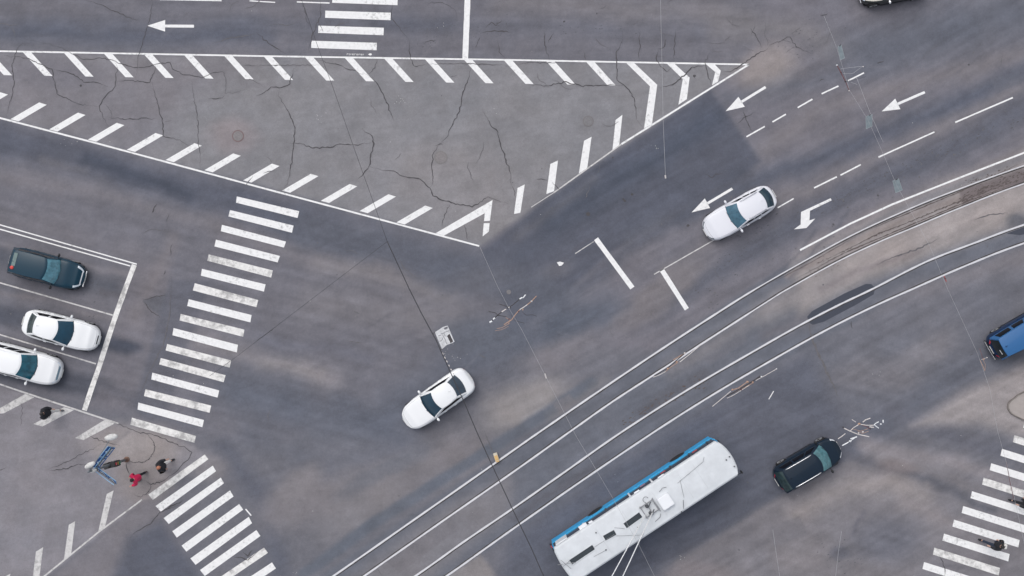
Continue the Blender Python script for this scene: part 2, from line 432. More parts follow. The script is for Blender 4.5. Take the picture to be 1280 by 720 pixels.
# dust-filled tyre scuffs and older repair sheets with crisp edges
for _ in range(70):
    x0, y0 = random.uniform(-60, 1340), random.uniform(-30, 750)
    if inside(TRI, np.array([x0]), np.array([y0]))[0]: continue
    a = math.radians(random.choice((-29, -29, 14, 14, 5, -45))) + random.gauss(0, .12); l = random.uniform(12, 60); w0 = random.uniform(1.2, 3.5)
    v_ = random.choice((84, 90, 96, 124, 128)); band([(x0, y0), (x0 + l * math.cos(a), y0 + l * math.sin(a))], w0, w0 + 2, (v_, v_ - 1, v_ + 6), random.uniform(.15, .4), True)
for pl, c_ in (([(392, 262), (470, 275), (468, 284), (390, 272)], (96, 98, 109)), ([(1238, 100), (1300, 78), (1300, 96), (1246, 116)], (98, 100, 110)), ([(480, 700), (560, 645), (575, 660), (500, 716)], (112, 109, 114)), ([(690, 505), (712, 492), (722, 503), (700, 517)], (118, 114, 118)), ([(1040, 300), (1075, 284), (1080, 292), (1046, 309)], (128, 122, 124)), ([(880, 448), (930, 418), (936, 426), (888, 456)], (108, 108, 116)), ([(216, 440), (240, 446), (236, 470), (208, 464)], (98, 99, 109)), ([(960, 660), (1000, 645), (1010, 668), (968, 684)], (114, 112, 118)), ([(300, 100), (345, 104), (345, 112), (300, 108)], (122, 120, 125))):
    area(pl, 1.6, c_, .55)
g = fbm(U / 26, V / 26, 70, 5); g2 = fbm(U / 5, V / 5, 80, 3)
col = col * (1 + 0.12 * g + 0.07 * g2)[..., None]
wt = fbm(U / 40, V / 40, 90, 3)
col[..., 0] *= 1 + .02 * wt; col[..., 2] *= 1 - .02 * wt
lum = col.mean(-1, keepdims=True); col = lum + (col - lum) * .88
col *= np.array([.997, .998, 1.0])
cl = np.clip(col / 255, 0, 1)
cl = np.where(cl <= 0.04045, cl / 12.92, ((cl + 0.055) / 1.055) ** 2.4)
ny, nx = U.shape
me = bpy.data.meshes.new('road')
vv = np.stack([X, Y, np.zeros_like(X)], -1).reshape(-1, 3)
ii = np.arange(nx * ny).reshape(ny, nx)
q = np.stack([ii[:-1, :-1], ii[:-1, 1:], ii[1:, 1:], ii[1:, :-1]], -1).reshape(-1, 4)
me.vertices.add(len(vv)); me.vertices.foreach_set('co', vv.ravel())
me.loops.add(q.size); me.loops.foreach_set('vertex_index', q.ravel().astype(np.int32))
me.polygons.add(len(q)); me.polygons.foreach_set('loop_start', np.arange(0, q.size, 4, dtype=np.int32))
me.update(calc_edges=True)
at = me.color_attributes.new('wear', 'FLOAT_COLOR', 'POINT')
at.data.foreach_set('color', np.concatenate([cl.reshape(-1, 3), np.ones((nx * ny, 1))], 1).astype(np.float32).ravel())
gm = bpy.data.materials.new('asphalt'); gm.use_nodes = True; nt = gm.node_tree; b = nt.nodes['Principled BSDF']
b.inputs['Roughness'].default_value = 0.92; b.inputs['Specular IOR Level'].default_value = 0.25
va = nt.nodes.new('ShaderNodeVertexColor'); va.layer_name = 'wear'
tc = nt.nodes.new('ShaderNodeTexCoord')
def noise_mul(src, scale, detail, lo, hi, f0=.3, f1=.7, rough=.6):
    n = nt.nodes.new('ShaderNodeTexNoise'); n.inputs['Scale'].default_value = scale; n.inputs['Detail'].default_value = detail
    n.inputs['Roughness'].default_value = rough
    nt.links.new(tc.outputs['Object'], n.inputs['Vector'])
    mr = nt.nodes.new('ShaderNodeMapRange'); mr.inputs['From Min'].default_value = f0; mr.inputs['From Max'].default_value = f1
    mr.inputs['To Min'].default_value = lo; mr.inputs['To Max'].default_value = hi
    nt.links.new(n.outputs['Fac'], mr.inputs['Value'])
    mx = nt.nodes.new('ShaderNodeMix'); mx.data_type = 'RGBA'; mx.blend_type = 'MULTIPLY'; mx.inputs['Factor'].default_value = 1
    nt.links.new(src, mx.inputs['A']); nt.links.new(mr.outputs['Result'], mx.inputs['B'])
    return mx.outputs['Result'], n
c, _ = noise_mul(va.outputs['Color'], 0.9, 8, .90, 1.10, rough=.7)
c, _ = noise_mul(c, 7.0, 6, .91, 1.09, rough=.75)
c, _ = noise_mul(c, 18.0, 4, .90, 1.10, rough=.8)
c, ng = noise_mul(c, 55.0, 3, .74, 1.26)
c, _ = noise_mul(c, 2.3, 10, .72, 1.0, .22, .33, rough=.8)
nt.links.new(c, b.inputs['Base Color'])
bp = nt.nodes.new('ShaderNodeBump'); bp.inputs['Strength'].default_value = .35; bp.inputs['Distance'].default_value = .006
nt.links.new(ng.outputs['Fac'], bp.inputs['Height']); nt.links.new(bp.outputs['Normal'], b.inputs['Normal'])
tag(link_mesh('road', me, gm), kind='structure')

# ================================================================== MARKINGS
ZM = 0.006
mb = MB()
top_l = [-22, 28.75, 80, 130, 180, 230, 280, 329.5, 381, 430.7, 480, 531, 580, 630, 682.5, 732.5]
for x in [-222, -172, -122, -72] + top_l:
    y = 65 + x * 0.0167
    poly(mb, [(x, y), (x + 10.3, y), (x + 37, y + 29.5), (x + 26.8, y + 29.3)], ZM)
for pl in ([(783, 79), (793, 79), (821.5, 106), (815, 155), (805, 160.5), (812.5, 108)],
           [(833, 79), (843, 79.5), (862, 97), (858.5, 124), (848, 131), (853.5, 99)],
           [(882, 80), (893, 80), (901, 88.5), (897.5, 102), (890, 106.5), (894, 90)]): poly(mb, pl, ZM)
struct('hatching', mb, paint)
mb = MB()
for pl in ([(769.5, 150), (778, 143.5), (774, 181.5), (765.5, 188)], [(730, 176), (739.5, 171), (734, 210), (723.5, 217)],
           [(688, 205), (697.5, 200.5), (692.5, 239), (683, 242.5)], [(647, 235), (656, 230.5), (650.5, 266), (642.5, 267.5)],
           [(544.5, 291.5), (615.7, 250), (612.5, 276), (605, 276.5), (606, 266.5), (555, 294.5)],
           [(604.7, 279), (612, 279), (611, 289.5), (603.2, 295.5)]): poly(mb, pl, ZM)
for k in range(-7, 11):
    x = 13 + 47.9 * k + (0.6 * k); y = 149 + 12.75 * k
    if k == 10: x, y = 495.5, 278
    poly(mb, [(x, y), (x + 10.3, y + 2.7), (x + 45.5, y - 18), (x + 36, y - 21)], ZM)
struct('hatching', mb, paint)
mb = MB()
line(mb, [(-700, 52), (0, 64), (320, 70), (640, 75), (936, 80.7)], 2.1, ZM + .002)
line(mb, [(-400, 41), (0, 147.5), (122.5, 179.5), (320, 232.8), (599, 307.5)], 2.2, ZM + .002)
line(mb, [(936, 80.7), (860, 128), (777, 180)], 2.3, ZM + .002)
struct('edge_line', mb, paint)
mb = MB(); line(mb, [(777, 180), (692, 241)], 1.7, ZM + .002); line(mb, [(692, 241), (664, 259)], 0.9, ZM + .002)
struct('edge_line', mb, paint_dull)
mb = MB(); line(mb, [(584.6, -160), (584.4, 0), (581.5, 73.5)], 7.4, ZM); struct('stop_line', mb, paint)
mb = MB()
for k in range(-3, 4):
    x = 406.7 - 8.7 * (k - 1); y = 13.3 + 18.8 * (k - 1)
    poly(mb, [(x, y), (x + 81.8, y + 2.6), (x + 81.5, y + 12), (x - .3, y + 9)], ZM)
struct('crosswalk', mb, paint)
mb = MB(); line(mb, [(200, -.6), (277, .9)], 1.4, ZM); line(mb, [(312, 1), (344, 3)], 1.4, ZM); line(mb, [(371, 2.4), (412, 3.8)], 1.6, ZM)
struct('lane_line', mb, paint)
def arrow(head, shaft, w):
    mb = MB(); poly(mb, head, ZM); line(mb, shaft, w, ZM, .03); struct('lane_arrow', mb, paint)
arrow([(184, 32.2), (206.5, 25), (206.3, 39.5)], [(206.2, 32.5), (242.5, 32.8)], 3.6)
arrow([(907, 139), (923, 121), (931, 133.5)], [(926.6, 127.5), (957, 108.8)], 3.2)
arrow([(1102, 139.3), (1119, 123.3), (1125.5, 136.5)], [(1122, 130), (1156, 115.2)], 3.2)
arrow([(864.5, 265.5), (881, 248), (887.5, 260)], [(883.9, 254.5), (915.5, 235.8)], 3.2)
mb = MB(); poly(mb, [(960 + x / 4, 180 + y / 4) for x, y in [(313, 271), (318, 282), (210, 334), (207, 382), (236, 373), (192, 420), (130, 427), (163, 402), (165, 340)]], ZM)
struct('lane_arrow', mb, paint)
# tiny stencilled words beside the crosswalk, too small to read
mb = MB(); x = 433.6
for k in range(9):
    w = random.choice((1.3, 1.7, 2.0)); h = random.uniform(1.5, 2.1)
    y0 = 67.9 - h / 2 + (x - 433) * .018
    poly(mb, [(x, y0), (x + .45, y0), (x + .45, y0 + h), (x, y0 + h)], ZM)
    poly(mb, [(x + .5, y0), (x + w, y0), (x + w, y0 + .5), (x + .5, y0 + .5)], ZM)
    if k % 2: poly(mb, [(x + .5, y0 + h - .5), (x + w, y0 + h - .5), (x + w, y0 + h), (x + .5, y0 + h)], ZM)
    x += w + .75
poly(mb, [(460 + 0, 68), (462, 66.8), (464, 66.7), (465, 68), (464, 69.2), (462, 69.2)], ZM)
struct('stencil_marking', mb, paint)
# big left crosswalk
LB = [((296, 245.5), (295, 253.3), (374, 264), (372, 272.5)), ((287.5, 262.5), (285.5, 270.5), (367, 282), (365, 291)),
      ((277.5, 281), (276, 289), (357.5, 302), (355, 309.5)), ((270, 299.5), (268, 308), (350, 320), (347, 328)),
      ((261, 318), (259, 325.8), (341, 338), (339, 347)), ((252.5, 336), (251, 344.5), (332, 355.5), (330, 364.5)),
      ((243.5, 354), (241, 363), (322.8, 375), (320.5, 384)), ((236, 374), (234, 382.5), (314.5, 393.8), (313, 403)),
      ((226, 392.5), (224.5, 400.5), (305.5, 412), (304, 421)), ((217, 410), (215.5, 419), (297.5, 431), (296, 440.5)),
      ((209, 430), (207, 438), (289, 450.5), (287, 459.5)), ((201, 447.5), (199, 455.5), (282, 469), (279.5, 477.8)),
      ((190.5, 465.8), (189, 474.3), (274, 488), (272, 497)), ((182, 486.5), (180, 495), (264, 507), (262, 516)),
      ((173, 503.2), (172, 512), (255, 525), (253, 534)), ((165, 522), (163, 531), (245, 545), (243, 553.5))]
m1, m2 = MB(), MB()
for k, (a, bb, c_, d) in enumerate(LB): poly(m2 if k in (4, 6, 8, 10, 11, 13, 15) else m1, [a, c_, d, bb], ZM)
struct('crosswalk', m1, paint); struct('crosswalk', m2, paint_worn)
LL = [((256, 568), (260.5, 574), (191, 625), (185.5, 618)), ((266, 582), (270, 589), (201, 639.5), (194.5, 632.5)),
      ((276, 597), (280, 604), (211, 655), (204.5, 647.5)), ((287.5, 613), (292, 620.5), (221, 672), (215.5, 664)),
      ((299, 630), (304, 637), (233, 689.5), (227, 682)), ((311, 646), (315, 654), (244.5, 706), (238, 698)),
      ((320.5, 662.5), (325.5, 670), (256, 720), (250, 712.5)), ((330, 684.5), (335, 691), (267, 737), (262, 730)),
      ((340, 703), (345, 710.5), (277, 756), (271, 748)), ((351, 720), (356, 727), (288, 773), (282, 765)), ((362, 737), (367, 744), (299, 790), (293, 782))]
m1, m2 = MB(), MB()
for k, pl in enumerate(LL): poly(m2 if k in (0, 7) else m1, pl, ZM)
struct('crosswalk', m1, paint); struct('crosswalk', m2, paint_worn)
m1, m2 = MB(), MB()
RB = [(1294, 508), (1281, 526), (1268, 544), (1252.5, 561), (1239, 579), (1229.5, 597), (1215, 614), (1204, 632.5), (1192.5, 649.5), (1180, 667), (1168, 684.5), (1155, 702.5), (1142, 720), (1129, 738)]
for k, (x, y) in enumerate(RB):
    poly(m2 if k in (2, 5, 10) else m1, [(x, y), (x + 82, y + 25.5), (x + 80.3, y + 34.8), (x - 2, y + 8.6)], ZM)
struct('crosswalk', m1, paint); struct('crosswalk', m2, paint_worn)
# left approach
mb = MB(); line(mb, [(-300, 205), (0, 281), (171, 330.2)], 1.6, ZM); line(mb, [(-300, 211), (0, 286.5), (163, 332.5)], 1.6, ZM)
struct('centre_line', mb, paint)
mb = MB(); line(mb, [(-300, 278), (0, 353.5), (141, 394)], 1.7, ZM); line(mb, [(-300, 342), (0, 418.3), (120, 454.8)], 1.7, ZM)
struct('lane_line', mb, paint_dull)
mb = MB(); line(mb, [(168, 331), (157, 360), (145.5, 392), (134.5, 425), (123.5, 460), (114, 487), (105.5, 513)], 6.4, ZM + .002, .05)
struct('stop_line', mb, paint_worn)
mb = MB(); line(mb, [(-300, 385), (0, 480.3), (27, 489.5), (148, 529.5)], 2.0, ZM); struct('edge_line', mb, paint_dull)
mb = MB()
for pl in ([(-16, 519), (5, 516.5), (43, 496.5), (31.5, 492.5)], [(42, 530), (53, 533), (92.5, 512.5), (80, 509)], [(94, 547.5), (104.5, 550), (143, 529.5), (131, 524.8)],
           [(133.5, 617.5), (142, 613), (131, 660), (122.7, 665)], [(86, 656), (94, 651.5), (89, 692.5), (80, 699)], [(45, 689.5), (54, 684), (49, 724), (40, 730)], [(4, 722), (13, 717), (8, 756), (-1, 762)]): poly(mb, pl, ZM)
line(mb, [(177.5, 624.5), (122, 666), (57, 719), (-40, 796)], 1.9, ZM + .002)
struct('hatching', mb, paint_dull)
mb = MB(); line(mb, [(307, 636.3), (314, 644.5)], 1.6, ZM); line(mb, [(961, 499), (967, 489)], 1.1, ZM); struct('paint_tick', mb, paint)
# right approach
mb = MB()
for a, b2, w in (((965.5, 152.5), (982.3, 142.8), 1.9), ((997, 134.6), (1015.5, 124), 1.9), ((1027, 117.3), (1048, 107.5), 1.9), ((1060, 101), (1080, 91), 1.9),
              ((933, 171), (956, 158), 1.9), ((1194, 153), (1266, 122), 1.9), ((1098, 196.5), (1168, 165), 1.9), ((1017.5, 235), (1046, 221), 1.9), ((1050.5, 219), (1076, 205.8), 1.9),
              ((972, 259.7), (992, 248.2), 1.6), ((1295, 110), (1370, 78), 1.9)): line(mb, [a, b2], w, ZM)
struct('lane_line', mb, paint)
mb = MB(); line(mb, [(892.5, 300), (817.5, 343)], 1.3, ZM); line(mb, [(742, 302), (719, 317)], 1.0, ZM); struct('lane_line', mb, paint_dull)
mb = MB(); poly(mb, [(696, 328), (700, 327), (705, 328.5), (702, 332), (699, 332.5)], ZM); struct('paint_spill', mb, paint)
mb = MB(); line(mb, [(745, 298.5), (790.5, 360)], 6.2, ZM, .03); struct('stop_line', mb, paint)
mb = MB(); line(mb, [(827, 337), (858.5, 386.5)], 6.0, ZM, .03); struct('stop_line', mb, paint)
mb = MB(); line(mb, [(1000, 312.7), (1062, 280), (1115, 255.6), (1200, 222), (1280, 191), (1480, 120)], 2.3, ZM, .05); struct('edge_line', mb, paint)
# bitumen patch over the tram rail
mb = MB(); poly(mb, [(1009, 396), (1015, 389), (1055, 367), (1082, 355), (1089, 355), (1094, 360), (1092, 368), (1070, 381), (1030, 402), (1016, 406), (1011, 403)], .003); struct('asphalt_patch', mb, patch_m)
mb = MB(); poly(mb, [(1258, 292), (1285, 282), (1310, 275), (1310, 286), (1275, 294)], .003)
poly(mb, [(1072, 360), (1078, 357), (1088, 357), (1090, 362), (1074, 366)], .0035); struct('asphalt_patch', mb, patch_m)

# ================================================================== CRACKS
def crack(mb, pts, w=1.3, amp=1.1, z=.011):
    pts = [Vector((x, y, 0)) for x, y in pts]; out = []
    for i in range(len(pts) - 1):
        n = max(2, int((pts[i + 1] - pts[i]).length / 3.0))
        for k in range(n):
            p = pts[i].lerp(pts[i + 1], k / n)
            if k: p = p + Vector((random.uniform(-amp, amp), random.uniform(-amp, amp), 0))
            out.append(p)
    out.append(pts[-1])
    ribbon(mb, [P(p.x, p.y) for p in out], w * PX, z, .45, True)
def smooth_(l): return [(q_.x, q_.y) for q_ in catmull([(x, y, 0) for x, y in l], 4)]
def T(ox, oy, pts, k=4.0): return [(ox + x / k, oy + y / k) for x, y in pts]
CR = [
 (1.3, T(0,0,[(125,195),(200,212),(310,238),(350,262),(420,298),(500,288),(560,300),(640,330),(720,338),(775,322),(850,312),(862,345),(930,375),(1010,390),(1060,365),(1120,362),(1130,400),(1125,470),(1190,460),(1230,445),(1280,455)])),
 (1.3, T(0,0,[(135,195),(90,240),(60,320),(72,420),(55,500),(32,585)])),
 (1.3, T(0,0,[(0,270),(60,285),(130,290),(200,320),(260,345),(270,400),(285,470),(340,495),(400,522),(495,530)])),
 (1.5, T(0,0,[(270,348),(340,362),(390,385),(418,412),(480,412),(540,437)])),
 (1.6, T(0,0,[(560,290),(585,330),(580,400),(570,440),(520,490),(497,530),(515,590),(545,635)])),
 (1.6, T(0,0,[(585,412),(640,402),(700,408),(750,412),(775,350),(775,322)])),
 (1.7, T(0,0,[(760,410),(775,470),(795,540),(815,620),(815,680),(870,690),(920,715),(960,735)])),
 (1.1, T(0,0,[(535,590),(640,595),(720,590),(800,598)])),
 (1.2, T(0,0,[(765,-40),(750,90),(720,190),(690,300),(675,400)])),
 (1.2, T(0,0,[(960,410),(975,520),(993,620),(990,715),(1002,770),(1005,800),(995,850)])),
 (1.6, T(0,0,[(1125,475),(1110,490),(1040,495)])),
 (1.2, T(0,0,[(420,0),(500,22),(600,70),(700,105)])),
 (1.7, T(320,0,[(0,480),(50,455),(75,435),(115,440),(170,420),(190,340)])),
 (1.6, T(320,0,[(115,440),(110,480),(150,540),(185,610),(195,650),(188,718),(180,800),(160,910),(130,955)])),
 (1.1, T(320,0,[(300,300),(400,320),(470,350),(555,375)])),
 (1.7, T(320,0,[(555,375),(600,410),(640,480),(690,605)])), (1.3, T(320,0,[(605,295),(595,340),(560,375)])),
 (1.3, T(320,0,[(765,200),(770,290),(790,330),(830,328),(860,318)])),
 (1.9, T(320,0,[(1070,330),(1068,380),(1035,460),(1025,530),(985,620),(950,690),(915,720)])),
 (1.5, T(320,0,[(915,720),(885,770),(878,840),(885,910),(868,938)])),
 (1.7, T(320,0,[(1135,555),(1170,620),(1210,660),(1222,718),(1250,800),(1270,860),(1275,930)])),
 (2.0, T(320,0,[(530,640),(545,660),(580,680),(590,718),(583,740),(565,830),(530,880)])),
 (1.7, T(320,180,[(150,-10),(230,0),(290,20),(370,18),(420,0),(500,5),(590,-8)])),
 (2.0, T(320,180,[(565,112),(620,128),(690,135),(730,160),(820,175),(870,220),(885,260),(950,285),(1010,300),(1080,315),(1120,290),(1160,263),(1200,280),(1260,300)])),
 (1.2, T(320,180,[(970,300),(935,380),(930,420)])), (1.2, T(320,180,[(1040,400),(1060,480)])), (1.2, T(320,180,[(565,112),(530,160),(510,175)])),
 (1.2, T(320,0,[(0,160),(60,215),(100,240),(150,270)])), (1.1, T(320,0,[(320,-10),(325,70),(280,180),(260,270)])),
 (1.1, T(320,0,[(680,10),(680,95),(740,170),(765,200)])), (1.0, T(320,0,[(235,20),(265,140)])),
 (1.3, T(640,0,[(160,150),(170,250),(185,300)])), (1.1, T(640,0,[(210,165),(180,215)])), (1.2, T(640,0,[(358,255),(370,300)])),
 (1.5, T(640,0,[(555,150),(553,200),(520,265),(525,400),(560,425),(600,470),(620,540),(625,600),(655,640)])),
 (1.5, T(640,0,[(635,160),(640,240),(630,310)])), (2.2, T(640,0,[(770,195),(760,235),(730,245)])), (1.5, T(640,0,[(730,245),(720,290),(740,330),(775,360),(800,335)])),
 (1.4, T(640,0,[(820,150),(812,230),(808,310)])), (1.2, T(640,0,[(985,270),(965,315),(980,380),(1000,430)])),
 (1.6, T(640,0,[(80,425),(180,430),(270,408),(345,430),(480,425),(560,425)])), (1.6, T(640,0,[(730,440),(800,425),(860,380),(900,335),(960,328)])),
 (1.5, T(640,0,[(1050,362),(1100,355),(1170,310),(1200,285),(1280,240)])), (1.3, T(640,0,[(1190,140),(1225,190),(1250,240)])),
 (1.4, T(960,0,[(0,240),(20,220),(110,185),(140,235),(220,270)])), (1.6, T(640,0,[(1155,545),(1170,600),(1205,665)])), (1.2, T(640,0,[(1120,620),(1180,580),(1220,560)])),
 (1.6, T(960,0,[(260,75),(300,68)])), (1.2, T(960,0,[(550,318),(575,308)])), (1.2, T(960,0,[(255,408),(285,395)])),
 (1.3, T(640,180,[(120,175),(180,185)])), (1.2, T(640,180,[(200,190),(240,230)])), (1.2, T(640,180,[(0,210),(20,270)])),
 (1.3, T(0,540,[(500,-75),(580,-45),(690,0),(790,20),(850,50),(930,80),(960,100),(940,140),(890,190),(820,240),(750,260)])),
 (1.6, smooth_(T(0,540,[(830,240),(790,252),(745,262)]))), (1.1, smooth_(T(0,540,[(715,240),(752,262),(745,295),(700,325),(665,305)]))),
 (1.2, smooth_(T(0,540,[(700,-5),(745,20),(770,60),(768,100),(740,140),(690,152),(650,145),(615,105)]))), (1.3, T(0,540,[(630,150),(636,185),(648,210)])),
 (1.3, T(0,540,[(240,185),(330,150),(420,105),(510,60)])), (1.2, T(0,540,[(230,190),(330,185),(380,165),(440,160)])),
 (1.1, T(0,540,[(-10,190),(30,180)])), (1.2, T(0,540,[(440,15),(520,50),(600,70)])),
 (1.2, T(0,540,[(640,530),(700,490),(760,450),(800,400),(880,370),(915,340)])), (2.6, T(0,540,[(830,390),(870,365),(910,345)])),
 (1.3, T(0,360,[(715,60),(770,45),(830,35)])), (1.3, T(0,360,[(715,60),(740,100),(800,150)])), (1.0, T(0,360,[(115,540),(105,700)])),
 (2.2, T(0,540,[(1215,600),(1240,620),(1262,590)])), (1.6, T(0,540,[(1160,620),(1240,640),(1290,600)])),
 (2.0, T(0,180,[(760,345),(770,320),(785,300)])), (1.1, T(0,180,[(830,390),(845,350)])), (1.1, T(0,180,[(850,560),(862,500)])), (1.4, T(0,180,[(818,655),(826,630)])),
 (1.0, T(320,0,[(845,15),(930,12),(990,45),(1005,90)])), (1.1, T(320,0,[(1120,185),(1095,240)])), (1.5, T(320,0,[(1130,165),(1200,155),(1280,162)])),
 (1.5, T(320,0,[(1150,140),(1175,110),(1200,130),(1230,100)])), (1.2, T(320,0,[(1205,200),(1215,260),(1250,295)])), (1.3, T(320,0,[(840,212),(900,200)])),
 (1.4, T(960,540,[(850,610),(875,650),(885,690),(882,725)])), (1.5, T(960,360,[(418,165),(422,205)])),
 (1.8, T(320,180,[(895,10),(920,0),(935,5)])), (1.1, T(320,360,[(100,195),(0,265)])), 
 (1.2, T(640,180,[(960,150),(1000,170),(1020,150),(1055,145)])),
]
mb = MB()
for w, pts in CR: crack(mb, pts, w * random.uniform(.5, .75))
tag(mb.build('road_crack', crack_m), kind='structure')
mb = MB()
for w, pts in [(1.0, T(320,0,[(0,328),(320,326)])), (1.0, T(0,0,[(1220,328),(1280,328)])), (1.2, T(320,0,[(850,320),(1060,318),(1240,325),(1280,335)])), (1.0, T(640,0,[(20,325),(80,312),(250,315)])),
               (.9, T(0,0,[(1060,220),(1150,190),(1280,170)])), (.9, [(605,538),(612,556),(621,575)]), (1.0, T(320,360,[(480,110),(520,130)])), (1.2, T(320,360,[(1110,330),(1150,348)])),
               (1.0, T(320,360,[(450,265),(540,275)])), (1.0,[(500,325),(505,335),(522,348)]), 
               (2.6, [(1010,398),(1013,417),(1022,440),(1036,470),(1050,500)]),
               (1.4, T(960,180,[(540,605),(640,560),(760,520),(860,470)])), (1.2, T(960,180,[(1030,380),(1100,355),(1200,345)])), (1.0,[(215,345),(212,395),(204,432),(184,470),(172,505)])]: crack(mb, pts, w, .8)
for _ in range(50):     # hairline crazing over the older asphalt
    x, y = random.choice([(random.uniform(0, 900), random.uniform(0, 60)), (random.uniform(80, 760), random.uniform(90, 250)), (random.uniform(0, 1280), random.uniform(0, 720)), (random.uniform(900, 1050), random.uniform(20, 70))])
    a = random.uniform(0, 2 * PI); pts = [(x, y)]
    for k in range(random.randint(2, 5)):
        a += random.uniform(-.7, .7); l = random.uniform(3, 9); x += l * math.cos(a); y += l * math.sin(a); pts.append((x, y))
    crack(mb, pts, random.uniform(.5, .9), .6, .0105)
tag(mb.build('hairline_crack', crack_f), kind='structure')
# oil spots and chewing marks
mb = MB(); 
for _ in range(260):
    if random.random() < .45:
        t = random.random(); x, y = 1280 - 420 * t + random.gauss(0, 6), 138 + 250 * t + random.gauss(0, 9)
    else: x, y = random.uniform(0, 1280), random.uniform(0, 720)
    r = random.choice((.4, .5, .7, 1.1)) * random.uniform(.6, 1.3); n = 7
    poly(mb, [(x + r * random.uniform(.6, 1.2) * math.cos(k * 2 * PI / n), y + r * random.uniform(.6, 1.2) * math.sin(k * 2 * PI / n)) for k in range(n)], .0045)
tag(mb.build('oil_spot', crack_f), kind='structure')
mb = MB()
for x, y, r in ((735, 267.5, 2.6), (781, 251, 1.8), (790, 243, 1.8), (779, 249, 1.4), (860, 282, 1.8), (766, 197, 1.2), (868, 95, 1.8), (705, 27, 1.4), (746, 17, 1.0), (1211, 81, 1.2), (101, 107, 1.5), (387, 613, .0)):
    n = 9
    if r: poly(mb, [(x + r * random.uniform(.7, 1.2) * math.cos(k * 2 * PI / n), y + r * random.uniform(.7, 1.2) * math.sin(k * 2 * PI / n)) for k in range(n)], .005)
tag(mb.build('oil_spot', crack_m), kind='structure')
litter = mat('litter_white', (.6, .6, .58), .8)
mb = MB()
for x, y, n, s in ((500, 126, 10, 4), (400, 148, 6, 4), (616, 136, 3, 4), (88, 178, 5, 6), (821, 185, 5, 3), (1099, 468, 5, 4), (564, 443, 12, 7), (852, 697, 5, 3), (369, 717, 3, 2), (760, 594, 3, 8), (550, 29, 3, 8), (640, 360, 40, 420)):
    for _ in range(n):
        a, c2 = x + random.gauss(0, s), y + random.gauss(0, s * .7); r = random.uniform(.25, .55)
        p = P(a, c2, .02); mb.box((p.x, p.y, .02), (r * .07, r * .05, .02), random.uniform(0, 3))
tag(mb.build('litter', litter), kind='stuff')

# ================================================================== TRAM TRACK
steel = mat('rail_steel', (.66, .66, .69), .42, metal=.25, noise=.12, nscale=3)
groove_m = mat('rail_groove', (.05, .045, .045), .9)
R1 = [(300, 800), (417.5, 719.5), (530, 641), (640, 564), (675, 539.5), (750, 488), (820, 441), (886, 398), (944, 361.5), (1022, 317), (1075, 289), (1130, 264), (1180, 243.5), (1280, 207), (1420, 162)]
R2 = [(340, 800), (456, 719.5), (548, 655), (640, 591), (712.5, 539.5), (765, 502.5), (815, 470), (876, 430.5), (960, 376.5), (987, 360), (1047, 327), (1100, 302), (1140, 285.2), (1200, 260), (1280, 229.5), (1420, 184)]
R3 = [(400, 800), (520, 719.5), (580, 677), (640, 636.2), (710, 587), (777, 540), (860, 487), (960, 428.8), (1010, 401), (1050, 380.5), (1092, 360.5), (1157, 327.5), (1220, 303), (1280, 281), (1420, 236)]
R4 = [(440, 800), (559, 719.5), (600, 690.5), (640, 662), (720, 606), (817.5, 540), (890, 494), (960, 453), (1030, 414), (1090, 384), (1144, 359.8), (1210, 331), (1280, 304), (1420, 258)]
for r in (R1, R2, R3, R4):
    pts = catmull([P(x, y) for x, y in r], 8)
    t = empty('tram_rail', (0, 0, 0)); tag(t, kind='structure')
    m = MB(); v = []
    for dz in (0,):
        n = len(pts); vs = []
        for i, p in enumerate(pts):
            d = (pts[min(i + 1, n - 1)] - pts[max(i - 1, 0)]).normalized(); nn = Vector((-d.y, d.x, 0))
            wob = 1 + .12 * math.sin(i * 1.7) 
            hw = .052 * wob * (.62 if (r in (R1, R2) and p.x > 14.5) else 1.0)
            for o, z in ((hw + .006, -.02), (hw, .018), (-hw, .018), (-hw - .006, -.02)): vs.append(p + nn * o + Vector((0, 0, z)))
        m.add(vs, [(i * 4 + k, (i + 1) * 4 + k, (i + 1) * 4 + k + 1, i * 4 + k + 1) for i in range(n - 1) for k in range(3)])
    m.build('rail_head', steel, t)
    g = MB(); off = []
    for i, p in enumerate(pts):
        d = (pts[min(i + 1, n - 1)] - pts[max(i - 1, 0)]).normalized(); off.append(p + Vector((-d.y, d.x, 0)) * (-.085 if r in (R1, R3) else .085))
    ribbon(g, off, .055, .008, .3)
    g.build('rail_groove', groove_m, t)
# worn joints and broken setts between the rails
mb = MB(); brown = mat('broken_joint', (.115, .095, .092), .95, noise=.4, nscale=8)
def debris(pts, n, s0, s1, spread):
    for _ in range(n):
        i = random.randrange(len(pts) - 1); t = random.random()
        x = pts[i][0] * (1 - t) + pts[i + 1][0] * t + random.gauss(0, spread); y = pts[i][1] * (1 - t) + pts[i + 1][1] * t + random.gauss(0, spread)
        r = random.uniform(s0, s1); k = 6; a = math.radians(-24)
        q_ = []
        for j in range(k):
            u_, w_ = r * 2.2 * random.uniform(.6, 1.2) * math.cos(j * 2 * PI / k), r * .8 * random.uniform(.6, 1.2) * math.sin(j * 2 * PI / k)
            q_.append((x + u_ * math.cos(a) - w_ * math.sin(a), y + u_ * math.sin(a) + w_ * math.cos(a)))
        poly(mb, q_, .0048 + random.uniform(0, .0005))
mid = T(960, 180, [(240,600),(360,545),(450,500),(540,455),(640,415),(730,380),(850,330),(950,290),(1100,235),(1280,170)])
debris(mid, 120, .35, .8, .6); debris(T(960,180,[(950,290),(1100,220),(1280,150)]), 170, .4, 1.1, 3.4); debris(T(960,180,[(1000,190),(1100,165),(1200,130)]), 30, .3, .8, 2)
debris([(1010, 345), (1060, 318)], 30, .3, .5, 4)
debris([(780, 530), (830, 500), (880, 474)], 90, .4, 1.0, 3.2)
